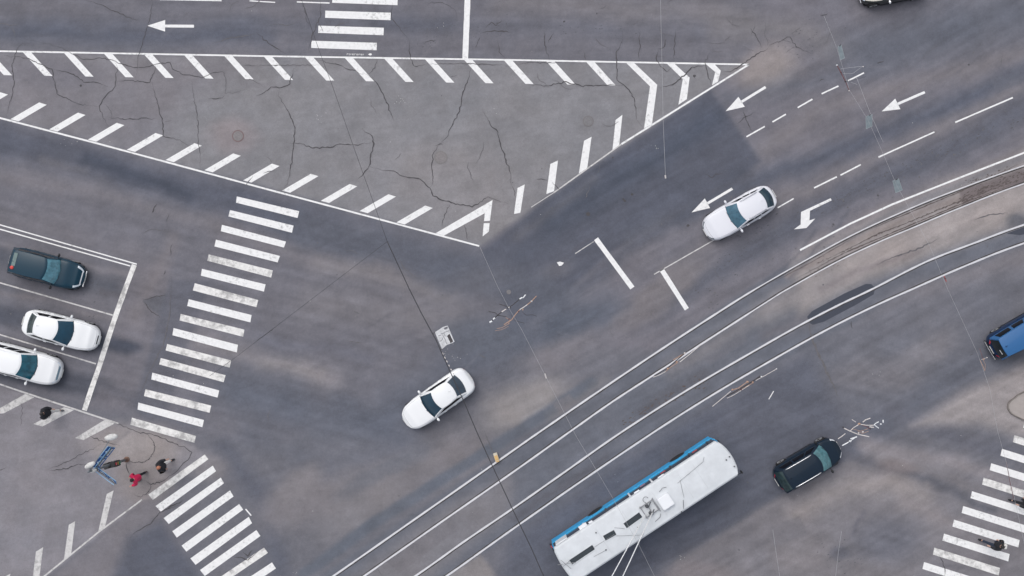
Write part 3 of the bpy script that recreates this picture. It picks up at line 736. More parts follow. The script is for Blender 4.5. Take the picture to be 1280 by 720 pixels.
crack(mb, mid, 1.0, .5, .0052); crack(mb, T(960,180,[(450,452),(600,388),(960,238),(1280,88)]), 1.2, .3, .0052); crack(mb, T(960,180,[(0,705),(200,600),(450,455)]), .8, .3, .0052)
crack(mb, T(960,180,[(110,690),(380,545),(720,402),(960,302),(1280,180)]), 1.3, .3, .0052)
tag(mb.build('track_joint', brown), kind='structure')
mb = MB(); debris([(1285, 143), (1200, 182), (1120, 215), (1060, 245), (1000, 272)], 150, .3, .9, 5.5); debris([(960, 262), (920, 320), (880, 372)], 70, .3, .9, 12); debris([(640, 30), (560, 40), (520, 52)], 50, .3, .7, 7); debris([(690, 36), (790, 38)], 35, .3, .7, 4); debris([(90, 340), (130, 372), (120, 420)], 60, .3, .8, 12); debris([(990, 60), (1030, 40)], 30, .3, .7, 12); debris([(1030, 690), (1060, 700)], 30, .3, .8, 12)
tag(mb.build('tyre_rubber_mark', mat('rubber_mark', (.098, .097, .108), .95, noise=.3, nscale=6)), kind='structure')

# ================================================================== GROUND THINGS
iron = mat('cast_iron', (.17, .16, .165), .7, noise=.3, nscale=14)
rusty = mat('rusty_iron', (.19, .13, .13), .8, noise=.3, nscale=12)
def manhole(x, y, r, m, label):
    p = P(x, y); t = empty('manhole_cover', (p.x, p.y, .004))
    tag(t, label, 'manhole cover')
    a = MB(); a.lathe([(r, 0), (r, .012), (r * .86, .012), (r * .86, .004)], n=28); a.build('rim', m, t)
    b_ = MB(); b_.lathe([(r * .84, 0), (r * .84, .008), (r * .8, .010), (r * .01, .010)], n=28)
    for k in range(4): b_.box((0, (k - 1.5) * r * .38, .013), (r * 1.1, r * .08, .008))
    b_.build('lid', mat('lid_' + m.name, (.225, .21, .215) if m.name != 'cast_iron' else (.20, .195, .205), .85, noise=.25, nscale=10), t)
manhole(297.5, 170, .36, rusty, 'reddish rusty round manhole cover inside the hatched triangle')
manhole(735.3, 151.5, .33, iron, 'grey round manhole cover left of the steep hatching bars')
manhole(636, 365, .14, iron, 'small round valve cover just above the tangle of overhead wire fittings')
manhole(551, 197, .40, mat('worn_cover', (.2, .192, .192), .9, noise=.2, nscale=8), 'worn grey round manhole cover beside the long cracks in the triangle')
# point-control box beside the upper rail
p = P(620.5, 571.5); t = empty('point_box', (p.x, p.y, 0), math.radians(-72)); tag(t, 'small cream and yellow metal box standing against the upper tram rail', 'box')
MB().box((0, 0, .11), (.55, .24, .22)).build('housing', mat('box_cream', (.62, .57, .47), .6, noise=.2), t, bevel=.02)
MB().box((0.02, 0, .235), (.30, .2, .02)).box((.24, 0, .235), (.06, .2, .02)).build('lid', mat('box_yellow', (.62, .4, .16), .6), t, bevel=.004)
# kerbed traffic island at the right edge
isl = [P(x, y) for x, y in catmull([(x, y, 0) for x, y in [(1400, 452), (1340, 466), (1280, 489), (1267, 497), (1260, 503), (1258.8, 510), (1263, 517), (1272, 522), (1280, 525.5), (1340, 547), (1400, 560)]], 5) for x, y in [(x, y)]] if False else []
pts2 = catmull([(1400, 448, 0), (1340, 464, 0), (1280, 489, 0), (1267, 497, 0), (1260, 503, 0), (1258.8, 510, 0), (1263, 517, 0), (1272, 522, 0), (1280, 525.5, 0), (1340, 547, 0), (1400, 560, 0)], 5)
isl = [P(q_.x, q_.y) for q_ in pts2]
t = empty('traffic_island', isl[0].lerp(isl[-1], .5)); tag(t, kind='structure'); o0 = t.location.copy()
ctr = sum(isl, Vector()) / len(isl)
inn = [q_ + (ctr - q_).normalized() * .07 for q_ in isl]
m = MB(); v = []
for a, b_ in zip(isl, inn): v += [a - o0, a - o0 + Vector((0, 0, .12)), b_ - o0 + Vector((0, 0, .13)), b_ - o0 + Vector((0, 0, .09))]
m.add(v, [(i * 4 + k, i * 4 + k + 1, (i + 1) * 4 + k + 1, (i + 1) * 4 + k) for i in range(len(isl) - 1) for k in range(3)])
m.build('kerb', mat('kerb_concrete', (.2, .18, .168), .9, noise=.3, nscale=6), t)
m = MB(); m.add([q_ - o0 + Vector((0, 0, .10)) for q_ in inn], [tuple(range(len(inn)))]); m.build('island_top', mat('island_paving', (.36, .325, .31), .9, noise=.15, nscale=3), t)

# ================================================================== CARS
def interp(tab, x):
    if x <= tab[0][0]: return tab[0][1]
    for (a, b), (c, d) in zip(tab[:-1], tab[1:]):
        if x <= c:
            t = (x - a) / (c - a); t = t * t * (3 - 2 * t); return b + (d - b) * t
    return tab[-1][1]
SEC = [(0, 0), (.55, 0), (.86, .01), (.95, .06), (.985, .16), (1.0, .32), (1.0, .50), (.985, .66), (.965, .78), (.94, .87), (.90, .935), (.84, .97), (.74, .988), (.55, 1.0), (.3, 1.008), (0, 1.012)]
def boolean_cut(o, cutter):
    md = o.modifiers.new('cut', 'BOOLEAN'); md.operation = 'DIFFERENCE'; md.solver = 'EXACT'; md.object = cutter
    dg = bpy.context.evaluated_depsgraph_get(); me2 = bpy.data.meshes.new_from_object(o.evaluated_get(dg))
    o.modifiers.remove(md); o.data = me2
    bpy.data.objects.remove(cutter, do_unlink=True)
def make_car(name, label, cat, px, py, z, heading, L, W, H, prof, g, paint_m, wm, ws, group=None, opts={}):
    """prof: body top height along the car (x/half-length). g: greenhouse stations."""
    c = P(px, py, z); root = empty(name, (c.x, c.y, 0), math.radians(heading)); tag(root, label, cat, group)
    hl, hw = L / 2, W / 2; pf, pr, qf, qr = opts.get('plan', (4.0, 6.0, 2.5, 2.8))
    def wd(X):
        p, q_ = (pf, qf) if X > 0 else (pr, qr)
        return hw * max(0.0, 1 - abs(X) ** p) ** (1 / q_) * (1 - .02 * math.cos(X * 3))
    def S(X, s, side):
        w = wd(X); zt = interp(prof, X); zb = .14 + .09 * abs(X) ** 6
        gz = max(0.0, 1 - abs(X) ** 18) ** (1 / 2.2); zm = .52
        zt2 = zm + (zt - zm) * gz; zb2 = zm + (zb - zm) * gz
        t = s * (len(SEC) - 1); i = min(int(t), len(SEC) - 2); f = t - i
        a, b_ = SEC[i], SEC[i + 1]; wf = a[0] + (b_[0] - a[0]) * f; zf = a[1] + (b_[1] - a[1]) * f
        return Vector((X * hl, side * w * wf, zb2 + zf * (zt2 - zb2)))
    NS = 56; ns = len(SEC)
    Xs = [math.sin(PI / 2 * (-1 + 2 * i / NS)) for i in range(NS + 1)]
    m = MB(); v = []
    for X_ in Xs:
        for k in range(ns): v.append(S(X_, k / (ns - 1), 1))
        for k in range(ns - 2, 0, -1): v.append(S(X_, k / (ns - 1), -1))
    R_ = 2 * ns - 2
    m.add(v, [(i * R_ + k, (i + 1) * R_ + k, (i + 1) * R_ + (k + 1) % R_, i * R_ + (k + 1) % R_) for i in range(NS) for k in range(R_)])
    body = m.build('body', paint_m, root, weld=.0015)
    MB().box((0, 0, .13), (L * .86, W * .80, .12)).build('shade_underbody', trim, root, bevel=.03)  # dark slab added to deepen the contact shade around the car
    for s in (-1, 1): MB().box((.0, s * (hw - .05), .19), (L * .40, .07, .13)).build('shade_skirt', trim, root, bevel=.02)  # dark strips added for the shaded outline along the sills
    wr = opts.get('wr', .33); wx = opts.get('wx', (.62 * hl, -.60 * hl))
    cm = MB()
    for x in wx:
        for s in (-1, 1): cm.lathe([(wr + .05, -.16), (wr + .05, .3)], (x, s * (hw - .08) , wr), axis='Y', n=28, rot=Matrix.Scale(s, 3, Vector((0, 1, 0))) if s < 0 else None) if False else cm.lathe([(wr + .05, -.19), (wr + .05, .19)], (x, s * (hw - .02), wr), axis='Y', n=28)
    cut = cm.build('cutter', trim, None, weld=.0001); cut.parent = root
    bpy.context.view_layer.update(); boolean_cut(body, cut)
    # greenhouse
    xwb, xwt, xrt, xrb = [k * hl for k in g['x']]; bw, rw = g['bw'] * hw, g['rw'] * hw; bf, br = g.get('bow', (.22, .14))
    bwr = g.get('bwr', g['bw']) * hw; rwr = g.get('rwr', g['rw']) * hw; Hc = H - .05; dr = g.get('drop', .05)
    def zbase(x): return interp(prof, x / hl) - .035
    def zroof(x, y):
        xm = (xwt + xrt) / 2 + .12 * (xwt - xrt); h = (xwt - xrt) / 2
        return Hc - dr * ((x - xm) / h) ** 2 + .05 * (1 - (y / rw) ** 2)
    def B0(u):  # front base, u -1..1 (right to left)
        y = u * bw; x = xwb - bf * u * u; return Vector((x, y, zbase(x)))
    def T0(u):
        y = u * rw; x = xwt - bf * .8 * u * u; return Vector((x, y, zroof(x, y)))
    def B1(u):
        y = u * bwr; x = xrb + br * u * u; return Vector((x, y, zbase(x) ))
    def T1(u):
        y = u * rwr; x = xrt + br * .7 * u * u; return Vector((x, y, zroof(x, y)))
    def front(u, t): return B0(u).lerp(T0(u), t) + Vector((.035 * math.sin(PI * t), 0, .035 * math.sin(PI * t)))
    def rear(u, t): return B1(u).lerp(T1(u), t) + Vector((-.03 * math.sin(PI * t), 0, .03 * math.sin(PI * t)))
    def side(u, t, s):  # u 0 front .. 1 rear
        a = B0(s).lerp(B1(s), u); a.y = s * (bw + (bwr - bw) * u + .02 * math.sin(PI * u)); a.z = zbase(a.x)
        b_ = T0(s).lerp(T1(s), u); b_.y = s * (rw + (rwr - rw) * u + .025 * math.sin(PI * u)); b_.z = zroof(b_.x, rw)
        if u <= 0: a, b_ = B0(s), T0(s)
        if u >= 1: a, b_ = B1(s), T1(s)
        p = a.lerp(b_, t); p.y += s * .03 * math.sin(PI * t) * math.sin(PI * min(max(u, 0), 1)); 
        if 0 < u < 1: pass
        else: p = (front(s, t) if u <= 0 else rear(s, t))
        return p
    cab = MB(); N, M_ = 14, 8
    def grid(fn, nu, nv, u0, u1, v0, v1, mbx, off=0.0, flip=False):
        pts = []; 
        for i in range(nu + 1):
            for j in range(nv + 1):
                u_, t_ = u0 + (u1 - u0) * i / nu, v0 + (v1 - v0) * j / nv
                p = fn(u_, t_)
                if off:
                    e = 1e-3; du = fn(u_ + e, t_) - fn(u_ - e, t_); dv = fn(u_, t_ + e) - fn(u_, t_ - e); nn = du.cross(dv)
                    if nn.length > 1e-12:
                        nn.normalize(); ref = p - Vector((p.x * .7, 0, .45))
                        if nn.dot(ref) < 0: nn = -nn
                        p = p + nn * off
                pts.append(p)
        mbx.add(pts, [(i * (nv + 1) + j, (i + 1) * (nv + 1) + j, (i + 1) * (nv + 1) + j + 1, i * (nv + 1) + j + 1) for i in range(nu) for j in range(nv)])
    grid(front, N, M_, -1, 1, 0, 1, cab); grid(rear, N, M_, -1, 1, 0, 1, cab)
    for s in (-1, 1): grid(lambda u, t: side(u, t, s), N, M_, 0, 1, 0, 1, cab)
    def roof(u, t):  # u -1..1 , t 0 front ..1 rear
        a, b_ = T0(u), T1(u); p = a.lerp(b_, t)
        y = u * (rw + (rwr - rw) * t + (.025 * math.sin(PI * t)))
        return Vector((p.x, y, zroof(p.x, u * rw)))
    grid(roof, N, N, -1, 1, 0, 1, cab)
    cabo = cab.build('cabin', opts.get('roof_m', paint_m), root, smooth=True, weld=.004)
    body.data.polygons.foreach_set('use_smooth', [True] * len(body.data.polygons))
    try:
        body.data.set_sharp_from_angle(angle=math.radians(40)); cabo.data.set_sharp_from_angle(angle=math.radians(50))
    except Exception: pass
    def part(nm, fn, nu, nv, u0, u1, v0, v1, mm, off=.006, parent=root):
        k = MB(); grid(fn, nu, nv, u0, u1, v0, v1, k, off); return k.build(nm, mm, parent, smooth=True)
    wsp = part('windshield', front, 16, 8, -.93, .93, .05, .96, g.get('wsm', wm), .007)
    k = MB(); grid(front, 16, 2, -.96, .96, -.02, .055, k, .009); k.build('cowl', trim, root, smooth=True)
    part('rear_window', rear, 14, 8, -.88, .88, g.get('rv', (.1, .92))[0], g.get('rv', (.1, .92))[1], g.get('rwm', glass_grey), .007)
    for s in (-1, 1):
        for (u0, u1) in g['win']:
            part('side_window', lambda u, t: side(u, t, s), 10, 6, u0, u1, .14, g.get('sv', .86), glass_dark, .006)
    # lamps, grille, seams: conformal patches of the body surface
    def bs(side_): return lambda u, t: S(u, t, side_)
    lm = opts.get('lamp', lamp_clear)
    for s in (-1, 1):
        h = opts.get('hl', (.885, .972, .60, .74)); part('headlight', bs(s), 8, 5, *h, lm, .008)
        tl = opts.get('tl', (-.99, -.93, .55, .72)); part('tail_light', bs(s), 6, 5, *tl, lamp_red, .008)
    if opts.get('grille'):
        u0, u1, t0, t1, gm_ = opts['grille']
        if t1 > .99:
            k = MB(); grid(lambda u, t: S(u, abs(t), 1 if t > 0 else -1), 3, 22, u0, u1, -1, 1, k, 0) if False else None
            k = MB(); vs = []
            for i in range(4):
                u_ = u0 + (u1 - u0) * i / 3
                row = [S(u_, t0 + (1 - t0) * j / 10, 1) for j in range(11)] + [S(u_, t0 + (1 - t0) * j / 10, -1) for j in range(9, -1, -1)]
                vs += [p_ + Vector((.004, 0, .006)) for p_ in row]
            k.add(vs, [(i * 21 + j, (i + 1) * 21 + j, (i + 1) * 21 + j + 1, i * 21 + j + 1) for i in range(3) for j in range(20)]); k.build('grille', gm_, root, smooth=True)
        else:
            for s in (-1, 1):
                k = MB(); grid(lambda u, t: S(u, t, s), 3, 10, u0, u1, t0, t1, k, .006); k.build('grille', gm_, root, smooth=True)
    sm_ = opts.get('seam', seam_m)
    k = MB()
    hf = opts.get('hood', .93)
    for s in (-1, 1):
        grid(lambda u, t: S(u, t, s), 16, 1, xwb / hl - .07, hf - .03, .735, .742, k, .003)
    fr = []
    for s in (1, -1):
        fr = [S(hf - .03 + .03 * (1 - ((1 - tt) / .265) ** 2) , tt, s) for tt in [.74 + .26 * j / 10 for j in range(11)]]
        k.tube([p + Vector((0, 0, .002)) for p in fr], .006, 4)
    k.build('hood_seam', sm_, root)
    for s in (-1, 1):
        for u in g.get('doors', (.28, -.02, -.36)):
            k = MB(); k.tube([S(u, tt, s) + Vector((0, s * .001, 0)) for tt in [.22 + .5 * j / 10 for j in range(11)]], .004, 4)
            k.build('door_seam', sm_, root)
    for s in (-1, 1):
        for u in g.get('handles', (.0, -.3)):
            q0 = S(u, .53, s); MB().box((q0.x, q0.y + s * .012, q0.z), (.17, .035, .03)).build('door_handle', opts.get('handle', paint_m), root, bevel=.008)
        # mirrors
        mp = side(.02, .12, s); k = MB(); k.ball((mp.x + .02, s * (hw + .085), mp.z + .07), 1, 8, (.075, .115, .075)); k.tube([(mp.x + .02, mp.y, mp.z), (mp.x + .02, s * (hw + .05), mp.z + .05)], .022, 6)
        k.build('mirror', opts.get('mirror', paint_m), root, smooth=True)
    # wheels
    for x in wx:
        for s in (-1, 1):
            yy = s * (wd(x / hl) - .105 + opts.get('track', 0))
            ty = MB(); pr_ = [(wr * .66, -.10), (wr * .93, -.105), (wr, -.07), (wr, .07), (wr * .93, .105), (wr * .66, .10)]
            ty.lathe(pr_, (x, yy, wr), axis='Y', n=28); w_ = ty.build('wheel', rubber, root, smooth=False)
            rm = MB(); rm.lathe([(wr * .67, .0), (wr * .67, .1), (wr * .62, .095), (wr * .60, .03), (wr * .05, .03)], (x, yy, wr), axis='Y', n=28, rot=None if s < 0 else None)
            yo = yy + s * .075
            for a in range(10):
                ang = a * 2 * PI / 10; rm.tube([(x + .05 * math.cos(ang), yo + s * .01, wr + .05 * math.sin(ang)), (x + wr * .64 * math.cos(ang), yo + s * .015, wr + wr * .64 * math.sin(ang))], .017, 4)
            rm.lathe([(wr * .67, .0), (wr * .67, .03), (wr * .6, .03), (wr * .6, .0)], (x, yo + (0 if s > 0 else .0), wr), axis='Y', n=28)
            rm.build('rim', alloy, w_)
    pz = S(-.985, .5, 1).z
    MB().box((-hl - .004, 0, .62), (.02, .5, .11)).build('license_plate', plate_m, root); MB().box((hl + .004, 0, .42), (.02, .5, .11)).build('license_plate', plate_m, root)
    k = MB()
    for y0, y1 in ((-.55 * bw, .05 * bw), (.1 * bw, .7 * bw)):
        a0 = front(y0 / bw, .02); a1 = front(y1 / bw, .13); k.tube([a0 + Vector((.02, 0, .02)), a1 + Vector((.02, 0, .02))], .009, 4)
    k.build('wiper', trim, root)
    if opts.get('rails'):
        for s in (-1, 1):
            pp = [Vector((x_, s * (rw - .055), zroof(x_, rw * .93) + (.045 if 0 < j < 9 else .0))) for j, x_ in enumerate(np.linspace(xwt - .28, xrt + .18, 10))]
            MB().tube(pp, opts['rails'][0], 6).build('roof_rail', opts['rails'][1], root, smooth=True)
    k = MB(); xa = xrt + .22; k.add([(xa + .09, -.012, zroof(xa + .09, 0)), (xa - .06, -.03, zroof(xa, 0)), (xa - .06, .03, zroof(xa, 0)), (xa + .09, .012, zroof(xa + .09, 0)), (xa - .06, 0, zroof(xa, 0) + .055)], [(0, 1, 4), (1, 2, 4), (2, 3, 4), (3, 0, 4), (3, 2, 1, 0)])
    k.build('antenna', opts.get('ant', paint_m), root)
    return root, S, front, rear, side, roof, zroof
SEDAN = [(-1, .80), (-.93, .93), (-.75, .97), (-.4, .965), (.2, .95), (.42, .93), (.75, .83), (.93, .70), (1, .6)]
LOWSUV = [(-1, .90), (-.9, 1.02), (-.4, 1.02), (.3, 1.0), (.45, .99), (.8, .90), (.94, .78), (1, .66)]
HATCH = [(-1, .92), (-.92, 1.0), (-.4, 1.0), (.3, .98), (.5, .96), (.82, .82), (.95, .68), (1, .6)]
q_lane = 'cars waiting in the left approach lanes'
# white sedan in the middle of the junction
car1 = make_car('sedan_car', 'white sedan crossing the middle of the junction under the dark cable', 'car', 546.8, 499.5, .8, 215.3, 4.74, 1.80, 1.46, SEDAN,
    dict(x=(.38, .05, -.47, -.78), bw=.88, rw=.66, bwr=.78, rwr=.62, bow=(.18, .16), win=((.13, .90),), rwm=mat('dark_rear_glass', (.035, .055, .08), .1, coat=.6, noise=.5, nscale=1.6), wsm=mat('navy_glass', (.006, .035, .065), .1, coat=.5, noise=.3, nscale=1.5)),
    white_car, glass_blue, None, opts=dict(plan=(4.6, 8, 2.5, 3.2), hl=(.90, .96, .60, .70), lamp=white_car, tl=(-.985, -.95, .5, .6), grille=(.985, .996, .3, .55, trim)))
# white sedan in the second left lane
car2 = make_car('sedan_car', 'white sedan with a blue windscreen waiting between two lane lines behind the stop line', 'car', 75, 413.0, .75, -14.6, 4.66, 1.79, 1.46, SEDAN,
    dict(x=(.40, .04, -.56, -.82), bw=.88, rw=.68, bwr=.80, rwr=.62, bow=(.24, .12), win=((.12, .46), (.52, .92)), rwm=mat('olive_glass', (.05, .07, .075), .1, coat=.6, noise=.8, nscale=1.9)),
    white_car, mat('ocean_glass', (.006, .05, .09), .1, coat=.5, noise=.35, nscale=1.7), None, q_lane, dict(plan=(4.4, 5.2, 2.5, 2.6), hl=(.90, .96, .60, .70), lamp=white_car, tl=(-.985, -.95, .5, .6), grille=(.955, .975, .84, .999, trim)))
# white people carrier, cut by the left edge
car3 = make_car('family_car', 'white tall car cut by the left edge, nearest the hatched corner', 'car', 30.5, 454.2, .35, -14.8, 4.75, 1.86, 1.68, LOWSUV,
    dict(x=(.46, .14, -.80, -.93), bw=.86, rw=.70, bow=(.26, .08), win=((.06, .24), (.27, .52), (.56, .80), (.84, .96))),
    white_car, mat('sea_glass', (.012, .11, .16), .1, coat=.5, noise=.7, nscale=2.4), None, q_lane, dict(plan=(5, 7, 2.7, 3), hl=(.88, .965, .64, .76), grille=(.93, .965, .78, .999, mat('grille_blue_grey', (.12, .2, .26), .3, coat=.5)), rails=(.016, white_car)))
# dark teal people carrier
car4 = make_car('family_car', 'dark teal car with a red spot on its rear window', 'car', 56.5, 336.0, .85, -14.5, 4.58, 1.80, 1.62, HATCH,
    dict(x=(.43, .16, -.80, -.93), bw=.88, rw=.72, bow=(.20, .06), win=((.06, .26), (.30, .56), (.60, .88)), rv=(.2, .95)),
    teal_car, mat('pale_teal_glass', (.10, .26, .33), .1, coat=.5, noise=.6, nscale=3.2), None, q_lane, dict(plan=(4.2, 7, 2.5, 3), hl=(.80, .955, .66, .80), grille=(.925, .95, .80, .999, chrome), seam=seam_dark, mirror=trim))
r4, S4, f4, re4, s4, ro4, z4 = car4
k = MB(); k.ball((-.80 * 2.25 + .18, -.38, 1.575), 1, 8, (.11, .11, .03)); k.build('red_sticker', red_m, r4, smooth=True)
k = MB(); k.box((-.80 * 2.25 + .22, .12, 1.585), (.22, .78, .012)); k.build('rear_deflector', mat('deflector_grey', (.10, .17, .17), .3, coat=.4, noise=.3), r4, bevel=.004)
for yy in (.28, -.3):
    MB().box((2.26 + .015, yy, .42), (.04, .38, .10)).build('bumper_trim', chrome, r4, bevel=.01)
# pearl estate car on the right approach
car5 = make_car('estate_car', 'pearl white estate car with silver roof rails driving beside the straight arrow', 'car', 925.3, 265.8, .75, 209.6, 4.72, 1.80, 1.47, SEDAN,
    dict(x=(.34, .06, -.63, -.89), bw=.88, rw=.70, bwr=.78, rwr=.68, bow=(.18, .22), win=((.10, .36), (.40, .64), (.68, .90)), rv=(.02, .95), rwm=mat('slate_glass', (.02, .05, .075), .1, coat=.5, noise=.6, nscale=1.8), doors=(.26, -.06, -.42), handles=(-.02, -.36)),
    pearl_car, mat('grey_teal_glass', (.06, .15, .215), .1, coat=.4, noise=.5, nscale=3), None, None, dict(plan=(5.0, 5.0, 2.6, 2.5), hl=(.895, .972, .56, .74), lamp=lamp_smoke, grille=(.975, .992, .45, .8, lamp_smoke), rails=(.022, mat('rail_silver', (.5, .51, .55), .3, metal=.6)), handle=chrome))
# dark hatchback behind the bus
car6 = make_car('dark_hatchback', 'dark blue car with bright silver roof rails and red tail lamps beside the bus front', 'car', 1011.0, 580.6, .8, 30.2, 4.3, 1.78, 1.62, HATCH,
    dict(x=(.60, .25, -.76, -.97), bw=.88, rw=.72, bow=(.22, .08), win=((.06, .26), (.30, .60), (.64, .92)), rv=(.08, .9), rwm=mat('night_glass', (.02, .045, .05), .1, coat=.5, noise=.6)),
    black_car, mat('mint_glass', (.09, .22, .25), .1, coat=.5, noise=.6, nscale=3), None, None, dict(plan=(4.2, 6, 2.5, 2.6), hl=(.84, .955, .58, .76), tl=(-.985, -.90, .58, .74), lamp=mat('white_lamp', (.75, .78, .82), .2, coat=1), rails=(.026, chrome), seam=seam_dark, mirror=trim, wr=.34, track=.03))
# blue van at the right edge
VAN = [(-1, 1.0), (-.95, 1.06), (-.3, 1.06), (.3, 1.04), (.6, 1.02), (.85, .88), (.95, .75), (1, .62)]
car7 = make_car('blue_van', 'blue van with a black rear end driving off the right edge', 'van', 1277, 414.5, .4, 29.5, 4.4, 1.74, 1.84, VAN,
    dict(x=(.62, .32, -.90, -.985), bw=.90, rw=.76, bwr=.86, rwr=.66, bow=(.2, .06), win=((.06, .26), (.30, .56), (.62, .92)), rv=(.02, .95), rwm=mat('jet_glass', (.006, .012, .014), .1, coat=.4)),
    mat('shaded_blue_lacquer', (.004, .022, .07), .3, spec=.2, coat=.3), glass_teal, None, None, dict(plan=(4, 7, 2.5, 3), tl=(-.985, -.93, .56, .74), roof_m=blue_car, seam=seam_dark, mirror=trim))  # sides get a darker blue for their shade, the roof the lit blue
r7, S7 = car7[0], car7[1]
k = MB()
for s in (-1, 1): k.tube([S7(-.992, t_, s) + Vector((-.03, 0, 0)) for t_ in (.40, .5, .6)], .02, 6)
k.box((-2.235, 0, .50), (.07, 1.3, .16)); k.build('rear_bumper', trim, r7, bevel=.02)
MB().tube([(-2.29, -.62, .60), (-2.31, 0, .60), (-2.29, .62, .60)], .018, 6).build('bumper_trim', chrome, r7)
MB().tube([(-2.10, -.35, 1.50), (-2.12, -.05, 1.50)], .02, 6).build('brake_lamp', chrome, r7)
# black car with pale bonnet and cabin, cut by the top edge
car8 = make_car('saloon_car', 'black car with a pale cream bonnet cut off by the top edge', 'car', 1114.5, -14.5, .3, 190.5, 4.25, 1.78, 1.48, SEDAN,
    dict(x=(.40, .10, -.62, -.88), bw=.88, rw=.70, bow=(.2, .1), win=((.10, .46), (.52, .90))), darkgreen_car, glass_teal, None, None,
    dict(plan=(3.8, 5, 2.3, 2.5), seam=seam_dark, roof_m=cream_car, wr=.34, track=.045, mirror=chrome))
r8, S8 = car8[0], car8[1]
def sub8(nm, u0, u1, t0, t1, mm):
    k = MB()
    for s in (-1, 1):
        vs = [S8(u0 + (u1 - u0) * i / 14, t0 + (t1 - t0) * j / 8, s) + Vector((0, 0, .006)) for i in range(15) for j in range(9)]
        k.add(vs, [(i * 9 + j, (i + 1) * 9 + j, (i + 1) * 9 + j + 1, i * 9 + j + 1) for i in range(14) for j in range(8)])
    k.build(nm, mm, r8, smooth=True, weld=.0005)
sub8('bonnet', .43, .93, .70, 1.0, cream_car)
MB().tube([(2.09, -.6, .55), (2.15, 0, .55), (2.09, .6, .55)], .02, 6).build('bumper_trim', chrome, r8)

